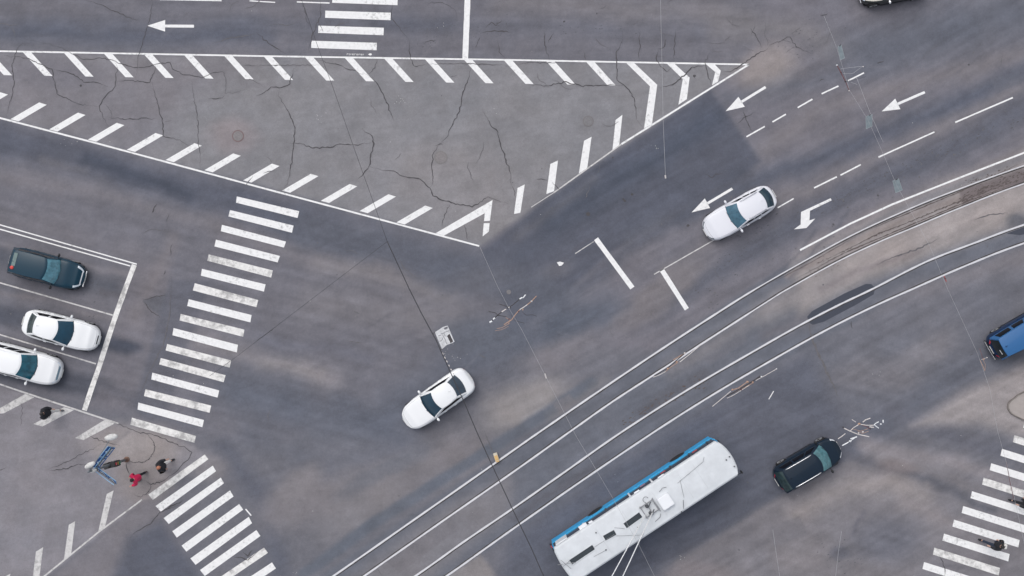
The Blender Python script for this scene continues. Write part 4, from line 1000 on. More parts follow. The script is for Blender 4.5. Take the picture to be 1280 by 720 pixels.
# ================================================================== TROLLEYBUS
def make_bus():
    c = P(809.3, 639.0, 3.02); root = empty('trolleybus', (c.x, c.y, 0), math.radians(33.2))
    tag(root, 'white roofed trolleybus with a blue lower side and two trolley poles', 'trolleybus')
    L, W = 11.62, 2.40; hl, hw = L / 2, W / 2
    white = mat('bus_white', (.74, .76, .79), .45, coat=.2, noise=.06, nscale=1.2); blue = mat('bus_blue', (.014, .40, .80), .4, coat=.5, noise=.12)
    roofm = mat('bus_roof_paint', (.63, .66, .69), .6, noise=.12, nscale=1.6); gl = mat('bus_glass', (.018, .028, .045), .1, coat=.5, noise=.7, nscale=1.1)
    slot = mat('roof_slot_dark', (.03, .04, .05), .7, noise=.3, nscale=7); dirt = mat('grey_metal', (.28, .29, .31), .5, noise=.3); dark = mat('dark_steel', (.06, .065, .075), .5)
    def outline(k=1.0, inset=0.0, r=.16, bow=.24):
        # plan outline, front (+x) bowed
        a, b_ = hl - inset, hw - inset; pts = []
        for i in range(15):
            y = -b_ + 2 * b_ * i / 14; e = 1 - abs(y / b_) ** 8
            pts.append((a - bow * (y / b_) ** 2 - r * .7 * (1 - e), y))
        pts.append((0, b_))
        for i in range(11):
            y = b_ - 2 * b_ * i / 10; pts.append((-a + .12 * (y / b_) ** 2 + (.06 if i in (0, 10) else 0), y))
        pts.append((0, -b_))
        return pts
    def loft(levels, m, name, smooth=False, caps=True):
        k = MB(); v = []; n = None
        for inset, z in levels:
            o = outline(inset=inset); n = len(o); v += [(x, y, z) for x, y in o]
        f = [(i * n + j, i * n + (j + 1) % n, (i + 1) * n + (j + 1) % n, (i + 1) * n + j) for i in range(len(levels) - 1) for j in range(n)]
        if caps: f += [tuple(range(n - 1, -1, -1)), tuple((len(levels) - 1) * n + j for j in range(n))]
        k.add(v, f); return k.build(name, m, root, smooth=smooth)
    low = loft([(.03, .32), (0, .42), (0, 1.42), (.012, 1.48)], blue, 'lower_body')
    cm = MB()
    for x in (3.25, -2.55):
        for s in (-1, 1): cm.lathe([(.56, -.28), (.56, .28)], (x, s * (hw - .02), .48), axis='Y', n=24)
    cut = cm.build('cutter', trim, root, weld=.0001); bpy.context.view_layer.update(); boolean_cut(low, cut)
    loft([(.03, 1.481), (.045, 2.62)], gl, 'window_band')
    loft([(.04, 2.622), (.035, 2.80), (.06, 2.94), (.14, 3.01)], roofm, 'roof_cove', False)
    # roof skin, gently domed
    k = MB(); NX, NY = 34, 14; vs = []
    for i in range(NX + 1):
        for j in range(NY + 1):
            y = (-1 + 2 * j / NY) * (hw - .141); fx = hl - .141 - .24 * (y / hw) ** 2; rx = -(hl - .141) + .12 * (y / hw) ** 2
            x = rx + (fx - rx) * i / NX; e = max(0, 1 - abs(2 * i / NX - 1) ** 10); vs.append((x, y, 3.012 + .07 * (1 - (y / hw) ** 2) * e))
    k.add(vs, [(i * (NY + 1) + j, (i + 1) * (NY + 1) + j, (i + 1) * (NY + 1) + j + 1, i * (NY + 1) + j + 1) for i in range(NX) for j in range(NY)])
    k.build('roof', roofm, root, smooth=True)
    # window pillars and doors on both sides
    for s in (-1, 1):
        for x in (-5.05, -3.5, -1.95, -.35, 1.15, 2.55, 3.85, 5.1):
            wd_ = .10 if x not in (-5.05,) else .75
            MB().box((x, s * (hw - .02), 2.1), (wd_, .055, 1.02)).build('window_pillar', white if x in (-5.05, -3.5, -.35, 1.15) else dark, root)
        MB().box((0, s * (hw + .008), 1.455), (10.7, .03, .05)).build('waist_rail', mat('bus_light_blue', (.04, .45, .82), .4, coat=.3), root)
    for s in (-1, 1):
        for x in (-4.3, .45, 4.45):
            if s > 0: continue
            MB().box((x, s * (hw + .01), 1.35), (1.25, .05, 2.1)).build('door', gl, root, bevel=.02)
    for x, w_, d_ in ((-3.55, .5, .22), (.1, .35, .10), (-3.05, .25, .12), (1.75, .4, .08)):   # white pieces leaning over the windows
        MB().box((x, hw - .02 + d_ / 2 - .05, 2.66), (w_, d_, .10)).build('roof_bracket', white, root, bevel=.01)
    for x, zc, mm in ((2.0, 1.9, 'patch_red'), (.6, 1.8, 'patch_mauve'), (4.2, 1.9, 'patch_red')):  # red and mauve patches set flush in the window band
        MB().box((x, hw - .035, zc), (.34, .03, .28)).build('window_panel' if False else 'window_patch', mat(mm, (.35, .06, .07) if mm == 'patch_red' else (.3, .2, .3), .6), root)
    for x in (3.25, -2.55):
        for s in (-1, 1):
            t_ = MB(); t_.lathe([(.3, -.14), (.47, -.15), (.49, -.1), (.49, .1), (.47, .15), (.3, .14)], (x, s * (hw - .14), .49), axis='Y', n=26)
            w_ = t_.build('wheel', rubber, root); MB().lathe([(.29, -.1), (.29, .1), (.1, .06)], (x, s * (hw - .11), .49), axis='Y', n=22).build('rim', mat('bus_rim', (.3, .2, .16), .6, noise=.4), w_)
    # dark roof slots
    def RP(px, py, z=3.12):
        w_ = P(px, py, z) - root.location; a = -math.radians(33.2)
        return Vector((w_.x * math.cos(a) - w_.y * math.sin(a), w_.x * math.sin(a) + w_.y * math.cos(a), z))
    for a, b_, w_ in (((713.5, 703), (742, 684), .28), ((755.5, 673), (769, 665.5), .30), ((781.5, 657.5), (801, 643.5), .32)):
        p0, p1 = RP(*a), RP(*b_); mid_ = (p0 + p1) / 2; l_ = (p1 - p0).length
        k = MB(); k.box((mid_.x, mid_.y, 3.085), (l_, w_, .03), math.atan2((p1 - p0).y, (p1 - p0).x))
        h_ = k.build('roof_slot', slot, root, bevel=.012)
        fr_ = MB(); fr_.box((mid_.x, mid_.y + w_ / 2 + .03, 3.085), (l_ + .1, .035, .05), math.atan2((p1 - p0).y, (p1 - p0).x)); fr_.box((mid_.x, mid_.y - w_ / 2 - .03, 3.085), (l_ + .1, .035, .05), math.atan2((p1 - p0).y, (p1 - p0).x)); fr_.build('slot_frame', roofm, h_)
    # rooftop gear
    q1 = RP(832, 627, 3.2); k = MB(); k.box((q1.x, q1.y, 3.2), (.72, .74, .28)); k.build('equipment_box', mat('box_white', (.78, .80, .83), .5), root, bevel=.03)
    q2 = RP(812, 636, 3.2); k = MB()
    for dy in (-.33, .33): k.box((q2.x, q2.y + dy, 3.14), (.95, .05, .06))
    for dx in (-.4, 0, .4): k.box((q2.x + dx, q2.y, 3.16), (.05, .80, .05))
    k.tube([(q2.x + .45, q2.y - .45, 3.25), (q2.x + .45, q2.y + .45, 3.25)], .025, 6); k.build('pole_base', dirt, root)
    k = MB()
    for dx, dy in ((-.1, -.22), (-.05, .22)): k.lathe([(.10, 0), (.10, .14), (.05, .2)], (q2.x + dx, q2.y + dy, 3.16), n=12); k.box((q2.x + dx + .18, q2.y + dy, 3.3), (.3, .05, .05), .6)
    k.build('swivel', dark, root)
    k = MB(); pts = [Vector((q2.x + .1 + .16 * math.cos(t_), q2.y + .55 + .16 * math.sin(t_), 3.2)) for t_ in np.linspace(0, PI * 1.3, 8)]; k.tube(pts, .014, 5)
    k.build('cable_loop', dark, root)
    for pp in ([RP(819, 652), RP(825, 646.5), RP(826, 642)], [RP(824, 615), RP(828, 610), RP(833, 609)], [RP(854, 625), RP(854.5, 636)]): MB().tube(pp, .014, 5).build('cable_loop', dark, root)
    k = MB()
    for a, b_ in (((768, 668), (742, 684.5)), ((770, 670), (800, 669)), ((768, 659.5), (781, 661)), ((742, 696), (757, 688)), ((847, 604), (879, 577)), ((879, 577), (880, 571)), ((850, 600), (855, 622))): 
        k.tube([RP(*a, 3.10), RP(*b_, 3.10)], .010, 4)
    k.build('roof_cable', dirt, root)
    for x, y in ((745, 666), (757.5, 687.5), (797.5, 659.5), (803, 668.5), (912, 571), (908, 575), (918, 583), (852, 640)):
        p_ = RP(x, y); MB().lathe([(.04, 3.06), (.04, 3.13), (.02, 3.14)], (p_.x, p_.y, 0), n=10).build('roof_stud', dark, root)
    k = MB(); 
    for a, b_ in (((701, 700), (714, 711)), ((704, 708), (712, 701)), ((697, 706), (720, 703))): k.tube([RP(*a, 3.2), RP(*b_, 3.2)], .016, 5)
    k.build('pole_catcher', dirt, root)
    for x in (-3.0, -1.2, .8, 3.6, 2.6):   # roof panel joints
        MB().box((x, 0, 3.075), (.012, 1.6, .022)).build('roof_joint', mat('roof_joint', (.52, .54, .57), .6), root)
    for px_, o_ in (((806.5, 643.5), (742, 762)), ((815.5, 641), (757, 766))):
        a = RP(px_[0], px_[1], 3.38); b_ = RP(o_[0], o_[1], 5.6)
        pl_ = MB().tube([a, a.lerp(b_, .5) + Vector((0, 0, .06)), b_], [.034, .028, .022], 8).build('trolley_pole', mat('pole_white', (.76, .77, .78), .4), root, smooth=True)
        MB().box(b_ + Vector((0, 0, .04)), (.16, .06, .1)).build('contact_shoe', dark, pl_)
    # mirrors, lamps, windscreen wipers
    for s in (-1, 1):
        if s < 0: MB().tube([(hl - .3, s * (hw - .06), 2.75), (hl - .05, s * (hw + .02), 2.7), (hl - .03, s * (hw + .04), 2.4)], .02, 6).box((hl - .03, s * (hw + .05), 2.25), (.08, .16, .34)).build('mirror', trim, root)
        MB().box((hl - .18, s * (hw - .4), .8), (.08, .3, .18)).build('headlight', lamp_clear, root); MB().box((-hl + .01, s * (hw - .25), .9), (.05, .16, .34)).build('tail_light', lamp_red, root)
    MB().box((-hl - .02, 0, .42), (.10, 2.1, .16)).build('rear_bumper', trim, root, bevel=.02); MB().box((hl + .01, 0, .42), (.10, 1.4, .16)).build('front_bumper', trim, root, bevel=.02)
make_bus()
#%%REST%%
# ================================================================== PEOPLE
def skin_mesh(name, verts, edges, radii, m, parent, sub=2, root=0):
    me = bpy.data.meshes.new(name); me.from_pydata([tuple(v) for v in verts], edges, [])
    o = bpy.data.objects.new(name, me); COL.objects.link(o)
    sk = o.modifiers.new('s', 'SKIN'); sk.use_smooth_shade = True
    for i, sv in enumerate(me.skin_vertices[0].data):
        r = radii[i]; sv.radius = r if isinstance(r, tuple) else (r, r); sv.use_root = (i == root)
    ss = o.modifiers.new('d', 'SUBSURF'); ss.levels = sub; ss.render_levels = sub
    dg = bpy.context.evaluated_depsgraph_get(); me2 = bpy.data.meshes.new_from_object(o.evaluated_get(dg))
    bpy.data.objects.remove(o, do_unlink=True)
    me2.materials.clear(); return link_mesh(name, me2, m, parent, smooth=True)
skin_m = mat('skin', (.48, .29, .22), .55)
def person(label, px, py, heading, jacket, trousers, shoes, hair, stride=.30, arms=(.35, -.3), hood=False, bulk=1.0, group='people on foot around the crossings', extra=None):
    c = P(px, py, 0); t = empty('person', (c.x, c.y, 0), math.radians(heading)); t.scale = (1.12,) * 3; tag(t, label, 'person', group)
    V_ = Vector
    hipL, hipR = V_((0, .10, .92)), V_((0, -.10, .92))
    kL, kR = V_((stride * .62, .10, .52)), V_((-stride * .25, -.10, .50))
    aL, aR = V_((stride, .10, .10)), V_((-stride * 1.15, -.10, .16))
    tL, tR = aL + V_((.17, .01, -.05)), aR + V_((.15, -.01, -.09))
    pel, bel, che, neck = V_((0, 0, .96)), V_((.01, 0, 1.14)), V_((.03, 0, 1.36)), V_((.05, 0, 1.50))
    chin, mid_, crown = V_((.085, 0, 1.575)), V_((.075, 0, 1.645)), V_((.06, 0, 1.72))
    def arm(s, sw):
        sh = V_((.02, s * .19, 1.42)); el = V_((.02 + sw * .35, s * .26, 1.15)); wr_ = el + V_((.12 + max(sw, 0) * .42, -s * .03, -.18 + max(sw, 0) * .28)); pa = wr_ + (wr_ - el).normalized() * .08
        return sh, el, wr_, pa
    verts = [pel, bel, che, neck, chin, mid_, crown]; rad = [(.13, .10), (.12, .09), (.15, .10), .052, (.062, .07), (.078, .095), (.06, .075)]
    edges = [(0, 1), (1, 2), (2, 3), (3, 4), (4, 5), (5, 6)]
    for (h_, k_, a_, f_) in ((hipL, kL, aL, tL), (hipR, kR, aR, tR)):
        b0 = len(verts); verts += [h_, k_, a_, f_]; rad += [.085, .055, .04, (.042, .03)]; edges += [(0, b0), (b0, b0 + 1), (b0 + 1, b0 + 2), (b0 + 2, b0 + 3)]
    hands = []
    for s, sw in ((1, arms[0]), (-1, arms[1])):
        sh, el, wr_, pa = arm(s, sw); b0 = len(verts); verts += [sh, el, wr_, pa]; rad += [.055, .042, .028, (.036, .02)]
        edges += [(2, b0), (b0, b0 + 1), (b0 + 1, b0 + 2), (b0 + 2, b0 + 3)]; d_ = (pa - wr_).normalized(); sd = V_((0, s, 0)); up = d_.cross(sd)
        for j, (o_, l_) in enumerate(((-.027, .062), (-.009, .072), (.009, .068), (.027, .052))):
            f0 = pa + sd * o_ + d_ * .02; f1 = f0 + d_ * l_ * .55; f2 = f1 + (d_ * .7 - V_((0, 0, .5)) * .6).normalized() * l_ * .5
            bi = len(verts); verts += [f0, f1, f2]; rad += [.009, .0085, .007]; edges += [(b0 + 3, bi), (bi, bi + 1), (bi + 1, bi + 2)]
        bi = len(verts); verts += [wr_ + d_ * .03 - sd * .03, wr_ + d_ * .07 - sd * .05]; rad += [.011, .009]; edges += [(b0 + 3, bi), (bi, bi + 1)]
    skin_mesh('body', verts, edges, rad, skin_m, t)
    MB().ball((.165, 0, 1.63), .016, 5, (1.2, .8, 1.3)).build('nose', skin_m, t, smooth=True)
    for s in (-1, 1): MB().ball((.075, s * .082, 1.64), .022, 5, (.8, .4, 1.3)).build('ear', skin_m, t, smooth=True)
    for s in (-1, 1): MB().ball((.152, s * .031, 1.655), .011, 5).build('eye', mat('eye_dark', (.02, .015, .015), .3), t, smooth=True)
    MB().ball((.158, 0, 1.592), .02, 5, (.3, 1, .35)).build('mouth', mat('lips', (.4, .12, .1), .5), t, smooth=True)
    k = MB(); k.ball((.052, 0, 1.672), 1, 9, (.112, .098, .105)); hr = k.build('hair' if not hood else 'hood', hair, t, smooth=True)
    B = bulk
    jv = [pel + V_((0, 0, -.06)), pel + V_((0, 0, .06)), bel, che, V_((.035, 0, 1.46))]; jr = [(.19 * B, .155 * B), (.185 * B, .15 * B), (.175 * B, .145 * B), (.19 * B, .15 * B), (.10 * B, .10)]
    je = [(0, 1), (1, 2), (2, 3), (3, 4)]
    for s, sw in ((1, arms[0]), (-1, arms[1])):
        sh, el, wr_, pa = arm(s, sw); b0 = len(jv); jv += [sh, el, wr_]; jr += [.085 * B, .072 * B, .05 * B]; je += [(3, b0), (b0, b0 + 1), (b0 + 1, b0 + 2)]
    skin_mesh('jacket', jv, je, jr, jacket, t)
    tv = [pel]; tr = [(.155, .12)]; te = []
    for (h_, k_, a_) in ((hipL, kL, aL), (hipR, kR, aR)):
        b0 = len(tv); tv += [h_, k_, a_ + V_((0, 0, .02))]; tr += [.105, .078, .062]; te += [(0, b0), (b0, b0 + 1), (b0 + 1, b0 + 2)]
    skin_mesh('trousers', tv, te, tr, trousers, t)
    for a_, f_ in ((aL, tL), (aR, tR)):
        k = MB(); m_ = (a_ + f_) / 2; k.ball(m_ + V_((0, 0, -.01)), 1, 7, (.15, .055, .055), Matrix.Rotation(math.atan2(-(f_ - a_).z, (f_ - a_).x), 3, 'Y') if False else None); k.build('shoe', shoes, t, smooth=True)
    if extra: extra(t)
    return t
black_cl = mat('black_cloth', (.012, .013, .018), .8, noise=.3, nscale=9); red_cl = mat('crimson_cloth', (.62, .012, .085), .7, noise=.25, nscale=7)
white_cl = mat('pale_cloth', (.72, .71, .68), .8, noise=.1); grey_cl = mat('grey_cloth', (.10, .10, .11), .8); hair_d = mat('dark_hair', (.015, .012, .012), .6); hair_o = mat('ginger_hair', (.42, .17, .10), .6)
navy_cl = mat('navy_cloth', (.02, .03, .055), .8)
def bag(mm, loc, size):
    def f(t):
        MB().box(loc, size, .2).build('bag', mm, t, bevel=.03)
        MB().tube([Vector(loc) + Vector((0, 0, size[2] / 2)), (.0, loc[1] * .5, 1.5), (.05, -loc[1] * .4, 1.35)], .014, 5).build('bag_strap', grey_cl, t)
    return f
person('person in a crimson jacket and black trousers walking beside the sign mast', 179.5, 594.5, 208, red_cl, black_cl, black_cl, hair_d, .22, (.35, .2), bulk=1.4, extra=bag(white_cl, (.10, .20, 1.22), (.14, .10, .16)))
person('person in a bulky black jacket and pale trousers next to the near crosswalk', 209.5, 580.5, 25, black_cl, white_cl, black_cl, hair_o, .26, (.3, -.1), bulk=1.55)
person('person in a dark coat walking over a hatching bar near the white tall car', 67.5, 514.5, -5, black_cl, white_cl, grey_cl, hair_d, .34, (.2, -.2), bulk=1.6, extra=bag(white_cl, (.16, -.22, 1.05), (.12, .12, .2)))
person('person in a dark coat with a white and red bag crossing the right crosswalk', 1237, 676.5, 160, black_cl, navy_cl, black_cl, hair_d, .42, (.3, -.4), bulk=1.15, extra=bag(white_cl, (-.20, -.06, 1.30), (.16, .26, .34)))
person('person in black at the right edge stepping onto the crosswalk', 1272, 625, 165, black_cl, black_cl, black_cl, hair_d, .30, (.3, -.2), bulk=1.15)

# ================================================================== SIGN MAST
base = P(158.5, 574.3, 0); t = empty('signal_mast', base)
tag(t, 'steel mast with blue pedestrian signs and black signal heads on the left corner', 'signal mast')
def Q(x, y, z): return P(x, y, z) - base
galv = mat('galvanised', (.17, .19, .21), .5, metal=.3, noise=.2); blue_s = mat('sign_blue', (.01, .10, .36), .5); lblue = mat('sign_edge_blue', (.22, .42, .62), .45); white_s = mat('sign_white', (.78, .80, .82), .5)
k = MB(); k.tube([(0, 0, 0), (0, 0, 3), (0, 0, 6.0)], [.085, .075, .055], 12); k.build('pole', galv, t, smooth=True)
MB().lathe([(.17, 0), (.17, .05), (.11, .09), (.10, .4)], n=14).build('pole_base', mat('rust_base', (.2, .12, .09), .9, noise=.4), t)
def vdir(a): return Vector((math.cos(math.radians(a)), math.sin(math.radians(a)), 0))
def sign_row(a, n, z0, s=.72, start=.12, tilt=0.0):
    d_ = vdir(a); nn = Vector((-d_.y, d_.x, 0)); up = (Vector((0, 0, 1)) + nn * tilt).normalized()
    br = MB().tube([(0, 0, z0 + s * .5), tuple(d_ * (start + n * (s + .05)) + Vector((0, 0, z0 + s * .5)))], .028, 6).build('bracket', galv, t)
    MB().tube([(0, 0, z0 + s + .02), tuple(d_ * (start + n * (s + .05)) + Vector((0, 0, z0 + s + .02)))], .02, 6).build('bracket', lblue, t)
    for i in range(n):
        o_ = d_ * (start + i * (s + .05)) + Vector((0, 0, z0)) - nn * .05
        M = Matrix((d_, nn, up)).transposed()
        cc = o_ + d_ * s / 2 + up * s / 2
        sg = MB().box(cc, (s, .035, s), rot=M).build('pedestrian_sign', blue_s, t, bevel=.01)
        for f_ in (-1, 1):
            off = nn * f_ * .021
            q_ = [cc + off + d_ * s * x_ + up * s * z_ for x_, z_ in ((-.4, -.36), (.4, -.36), (0, .38))]
            if f_ > 0: q_.reverse()
            MB().add(q_, [(0, 1, 2)]).build('sign_triangle', white_s, sg)
            off = nn * f_ * .025; g_ = MB()
            for (x0, z0_, x1, z1_, w_) in ((0, -.02, 0, .12, .05), (-.02, -.02, -.12, -.28, .03), (.02, -.02, .10, -.28, .03), (-.1, -.02, .1, .04, .025), (-.28, -.32, .28, -.32, .03)):
                p0, p1 = cc + off + d_ * s * x0 + up * s * z0_, cc + off + d_ * s * x1 + up * s * z1_
                e_ = (p1 - p0).cross(nn).normalized() * s * w_ / 2; g_.add([p0 - e_, p1 - e_, p1 + e_, p0 + e_], [(0, 1, 2, 3)])
            g_.build('pictogram', mat('pictogram_black', (.02, .02, .02), .6), sg)
        fr = MB(); 
        for (x0, z0_, x1, z1_) in ((-.5, -.5, .5, -.5), (.5, -.5, .5, .5), (.5, .5, -.5, .5), (-.5, .5, -.5, -.5)):
            fr.tube([cc + d_ * s * x0 + up * s * z0_, cc + d_ * s * x1 + up * s * z1_], .018, 5)
        fr.build('sign_frame', lblue, sg)
sign_row(52, 2, 4.7, .68, .12, .34); sign_row(-36, 2, 4.6, .58, .12, .5)
def lantern(c_, ang, name, sc_=1.0):
    t2 = MB(); M = Matrix.Rotation(math.radians(ang), 3, 'Z')
    t2.ball(c_, 1, 9, (.38 * sc_, .18 * sc_, .13 * sc_), M); o_ = t2.build(name, mat('lamp_shell', (.62, .62, .61), .6, noise=.35, nscale=7), t, smooth=True)
lantern(Q(139, 546.5, 5.6) , 12, 'lamp_head'); lantern(Q(112.5, 581.5, 5.9), 28, 'lamp_head', .85); lantern(Q(117, 588.5, 5.5) , 25, 'lamp_head', .5)
k = MB(); k.tube([(0, 0, 5.75), Q(139, 546.5, 5.55)], .022, 6); k.build('lamp_arm', galv, t); MB().tube([(0, 0, 5.8), Q(113, 581.5, 5.85)], .03, 6).build('lamp_arm', galv, t)
for z0, a, o_ in ((2.45, 200, .20), (2.55, 10, .24)):
    d_ = vdir(a); hd = MB().box(d_ * o_ + Vector((0, 0, z0)), (.30, .34, .88), math.radians(a)).build('signal_head', trim, t, bevel=.03)
    for i, mm in enumerate((lamp_red, mat('amber_off', (.3, .16, .02), .3), mat('green_off', (.02, .2, .1), .3))):
        MB().lathe([(.10, 0), (.10, .02), (.02, .03)], d_ * (o_ + .15) + Vector((0, 0, z0 + .28 - i * .28)), n=12, rot=Matrix.Rotation(math.radians(a), 3, 'Z') @ Matrix.Rotation(PI / 2, 3, 'Y')).build('lens', mm, hd)

# ================================================================== OVERHEAD LINES
dark_w = mat('dark_cable', (.05, .05, .056), .8); light_w = mat('light_wire', (.40, .40, .42), .6); copper = mat('copper_fitting', (.42, .27, .20), .55, noise=.3, nscale=12); paleb = mat('pale_fitting', (.66, .62, .60), .5, noise=.25, nscale=9); darkb = mat('dark_fitting', (.045, .04, .045), .6)
maroon = mat('maroon_fitting', (.13, .055, .06), .6)
def wire(pts, z, r, m, label, sag=0.0, group='overhead wires over the junction'):
    ws = [P(x, y, z) for x, y in pts]
    out = []
    for i in range(len(ws) - 1):
        for j in range(6): out.append(ws[i].lerp(ws[i + 1], j / 6))
    out.append(ws[-1])
    o_ = MB().tube(out, r, 6).build('overhead_wire', m, None, smooth=True); tag(o_, label, 'wire', group)
    return o_
wire([(484, 302), (511, 360), (527, 392), (545, 425), (561, 461), (579, 500), (596, 540), (612, 575), (640, 635), (665, 687), (679, 719), (715, 795)], 6.4, .025, dark_w, 'thick dark cable running from the kink above the white sedan down past the bus rear')
wire([(362, -60), (377, 0), (400, 66), (415, 106), (440, 178), (455, 220), (470, 262), (484, 302)], 6.4, .011, dark_w, 'thin dark cable crossing the hatched triangle from the top crosswalk to the kink')
wire([(484, 302), (430, 343), (370, 389), (290, 450), (262, 470)], 6.4, .009, dark_w, 'thin dark cable slanting down left from the kink towards the big crosswalk')
wire([(600, 309), (622, 358), (636, 385), (652, 412), (686, 478), (720, 545), (738, 575), (765, 621), (798, 680), (818, 720), (850, 785)], 6.2, .0065, light_w, 'pale thin wire running from the triangle corner through the copper fittings and over the bus')
wire([(825, -60), (825.6, 0), (827, 60), (829, 152), (831, 200), (832, 222)], 6.2, .008, light_w, 'pale thin wire hanging straight across the right end of the hatched triangle')
wire([(1030, 20), (1046, 60), (1062, 113), (1085, 150), (1103, 190), (1121, 232), (1162, 307), (1184, 360), (1222, 442), (1237, 485), (1247, 539), (1259, 582), (1268, 623), (1285, 700)], 6.2, .006, light_w, 'pale thin wire passing the three hanging plates and the blue van rear')
wire([(1070, 95), (1088, 142), (1104, 178)], 6.2, .008, light_w, 'short pale wire alongside the middle hanging plate')
wire([(966, 662), (970, 690), (976, 730), (990, 800)], 6.2, .007, light_w, 'faint pale wire right of the bus near the bottom edge')
wire([(1052, 664), (1048, 690), (1044, 725), (1036, 800)], 6.2, .007, light_w, 'faint pale wire near the bottom edge, nearer the right crosswalk')
wire([(1258, 578), (1262, 600), (1267, 623)], 6.15, .016, maroon, 'short dark maroon wire above the right crosswalk')
def fitting(label, bars, z=5.9, blobs=()):
    c_ = P(*bars[0][1][0], z); t = empty('wire_fitting', c_); tag(t, label, 'wire fitting', 'fittings on the overhead wires')
    for nm, pts, r, m in bars: MB().tube([P(x, y, z + random.uniform(-.03, .03)) - c_ for x, y in pts], r, 6).build(nm, m, t)
    for nm, (x, y), r, m in blobs: MB().ball(P(x, y, z) - c_, 1, 6, (r, r * .8, r)).build(nm, m, t, smooth=True)
def A(*pts, ox=530, oy=360, k=7.2): return [(ox + x / k, oy + y / k) for x, y in pts]
fitting('tangle of dark and copper bars with white insulators near the middle of the junction', [
    ('bar', A((600, 305), (660, 245), (700, 215)), .026, darkb), ('bar', A((735, 190), (790, 160), (860, 100)), .024, darkb), ('bar', A((700, 215), (745, 185)), .03, paleb),
    ('insulator', A((590, 310), (612, 298)), .045, white_s), ('insulator', A((860, 100), (885, 85)), .04, white_s), ('insulator', A((890, 90), (915, 60)), .03, white_s), ('insulator', A((622, 282), (640, 268)), .04, white_s),
    ('cross_arm', A((582, 212), (640, 222), (665, 245), (740, 258)), .02, darkb), ('cross_arm', A((678, 145), (720, 158), (785, 180)), .02, darkb), ('cross_arm', A((815, 292), (905, 317)), .012, darkb), ('cross_arm', A((880, 210), (920, 245), (975, 240), (1015, 255)), .012, darkb),
    ('copper_bar', A((720, 330), (790, 285), (830, 230), (862, 195)), .026, copper), ('copper_bar', A((862, 195), (905, 168), (930, 150)), .026, paleb), ('copper_bar', A((930, 150), (970, 118), (1012, 72)), .026, copper), ('copper_bar', A((655, 365), (700, 358), (770, 318)), .015, copper), ('copper_bar', A((640, 385), (700, 375), (760, 345)), .010, copper), ('copper_bar', A((735, 265), (775, 290), (760, 320)), .018, copper)],
    blobs=[('clamp', A((665, 245))[0], .05, darkb), ('clamp', A((765, 175))[0], .05, paleb), ('clamp', A((968, 120))[0], .055, paleb), ('clamp', A((850, 210))[0], .05, maroon), ('clamp', A((890, 195))[0], .05, copper), ('clamp', A((765, 280))[0], .05, maroon)])
B_ = lambda *p: A(*p, ox=800, oy=430, k=6.74)
fitting('long narrow wire fitting lying along the second tram rail', [
    ('bar', B_((110, 280), (160, 262), (215, 232)), .018, paleb), ('bar', B_((335, 152), (420, 85), (512, 8)), .020, paleb), ('bar', B_((120, 268), (240, 195), (370, 85)), .028, darkb), ('bar', B_((215, 232), (265, 190), (320, 155)), .016, copper), ('copper_bar', B_((280, 135), (330, 105), (385, 78)), .024, copper)],
    blobs=[('clamp', B_((235, 208))[0], .075, copper), ('clamp', B_((310, 152))[0], .07, copper), ('clamp', B_((378, 78))[0], .065, paleb)])
fitting('long wire fitting with copper clamps below the lowest tram rail', [
    ('bar', B_((610, 526), (690, 460), (765, 398)), .018, paleb), ('bar', B_((735, 456), (790, 430), (920, 348)), .016, paleb), ('bar', B_((975, 308), (1060, 262), (1155, 208)), .016, paleb), ('bar', B_((730, 440), (850, 375), (1010, 275)), .034, darkb), ('copper_bar', B_((770, 390), (830, 372), (905, 318)), .024, copper), ('copper_bar', B_((800, 405), (860, 375), (960, 325)), .016, copper)],
    blobs=[('clamp', B_((780, 385))[0], .07, copper), ('clamp', B_((905, 320))[0], .08, copper), ('clamp', B_((950, 322))[0], .06, copper), ('clamp', B_((850, 385))[0], .06, maroon), ('insulator', B_((1008, 275))[0], .06, darkb), ('insulator', B_((1022, 275))[0], .045, white_s), ('insulator', B_((1150, 210))[0], .04, white_s)])
D_ = lambda *p: A(*p, ox=1010, oy=500, k=10.28)
fitting('spread of pale crossing bars in front of the dark car bonnet', [
    ('bar', D_((385, 500), (430, 470), (480, 432)), .022, paleb), ('bar', D_((440, 585), (500, 555), (545, 520)), .03, white_s), ('bar', D_((545, 500), (630, 472)), .03, white_s), ('bar', D_((545, 540), (560, 515), (600, 490)), .02, white_s),
    ('bar', D_((462, 362), (545, 402), (640, 440), (785, 472)), .026, paleb), ('bar', D_((540, 402), (580, 360), (650, 315)), .022, paleb), ('bar', D_((705, 285), (740, 255), (800, 235)), .028, paleb), ('bar', D_((565, 252), (612, 282)), .018, paleb),
    ('bar', D_((660, 310), (750, 325), (840, 325)), .024, paleb), ('bar', D_((690, 320), (760, 345), (800, 372)), .022, maroon), ('bar', D_((790, 345), (845, 352)), .03, paleb), ('bar', D_((845, 325), (870, 300), (908, 280)), .024, white_s), ('bar', D_((855, 322), (885, 345), (908, 362)), .024, white_s), ('bar', D_((965, 255), (966, 290)), .03, white_s),
    ('bar', D_((560, 370), (680, 400), (770, 370)), .012, copper), ('bar', D_((640, 400), (700, 430), (780, 400)), .012, copper)],
    blobs=[('clamp', D_((658, 308))[0], .08, copper), ('clamp', D_((800, 370))[0], .05, darkb), ('clamp', D_((515, 530))[0], .045, darkb), ('insulator', D_((937, 310))[0], .05, white_s), ('clamp', D_((705, 410))[0], .06, paleb), ('clamp', D_((452, 350))[0], .05, darkb), ('clamp', D_((650, 425))[0], .05, paleb)])
F_ = lambda *p: A(*p, ox=1030, oy=50, k=3.6)
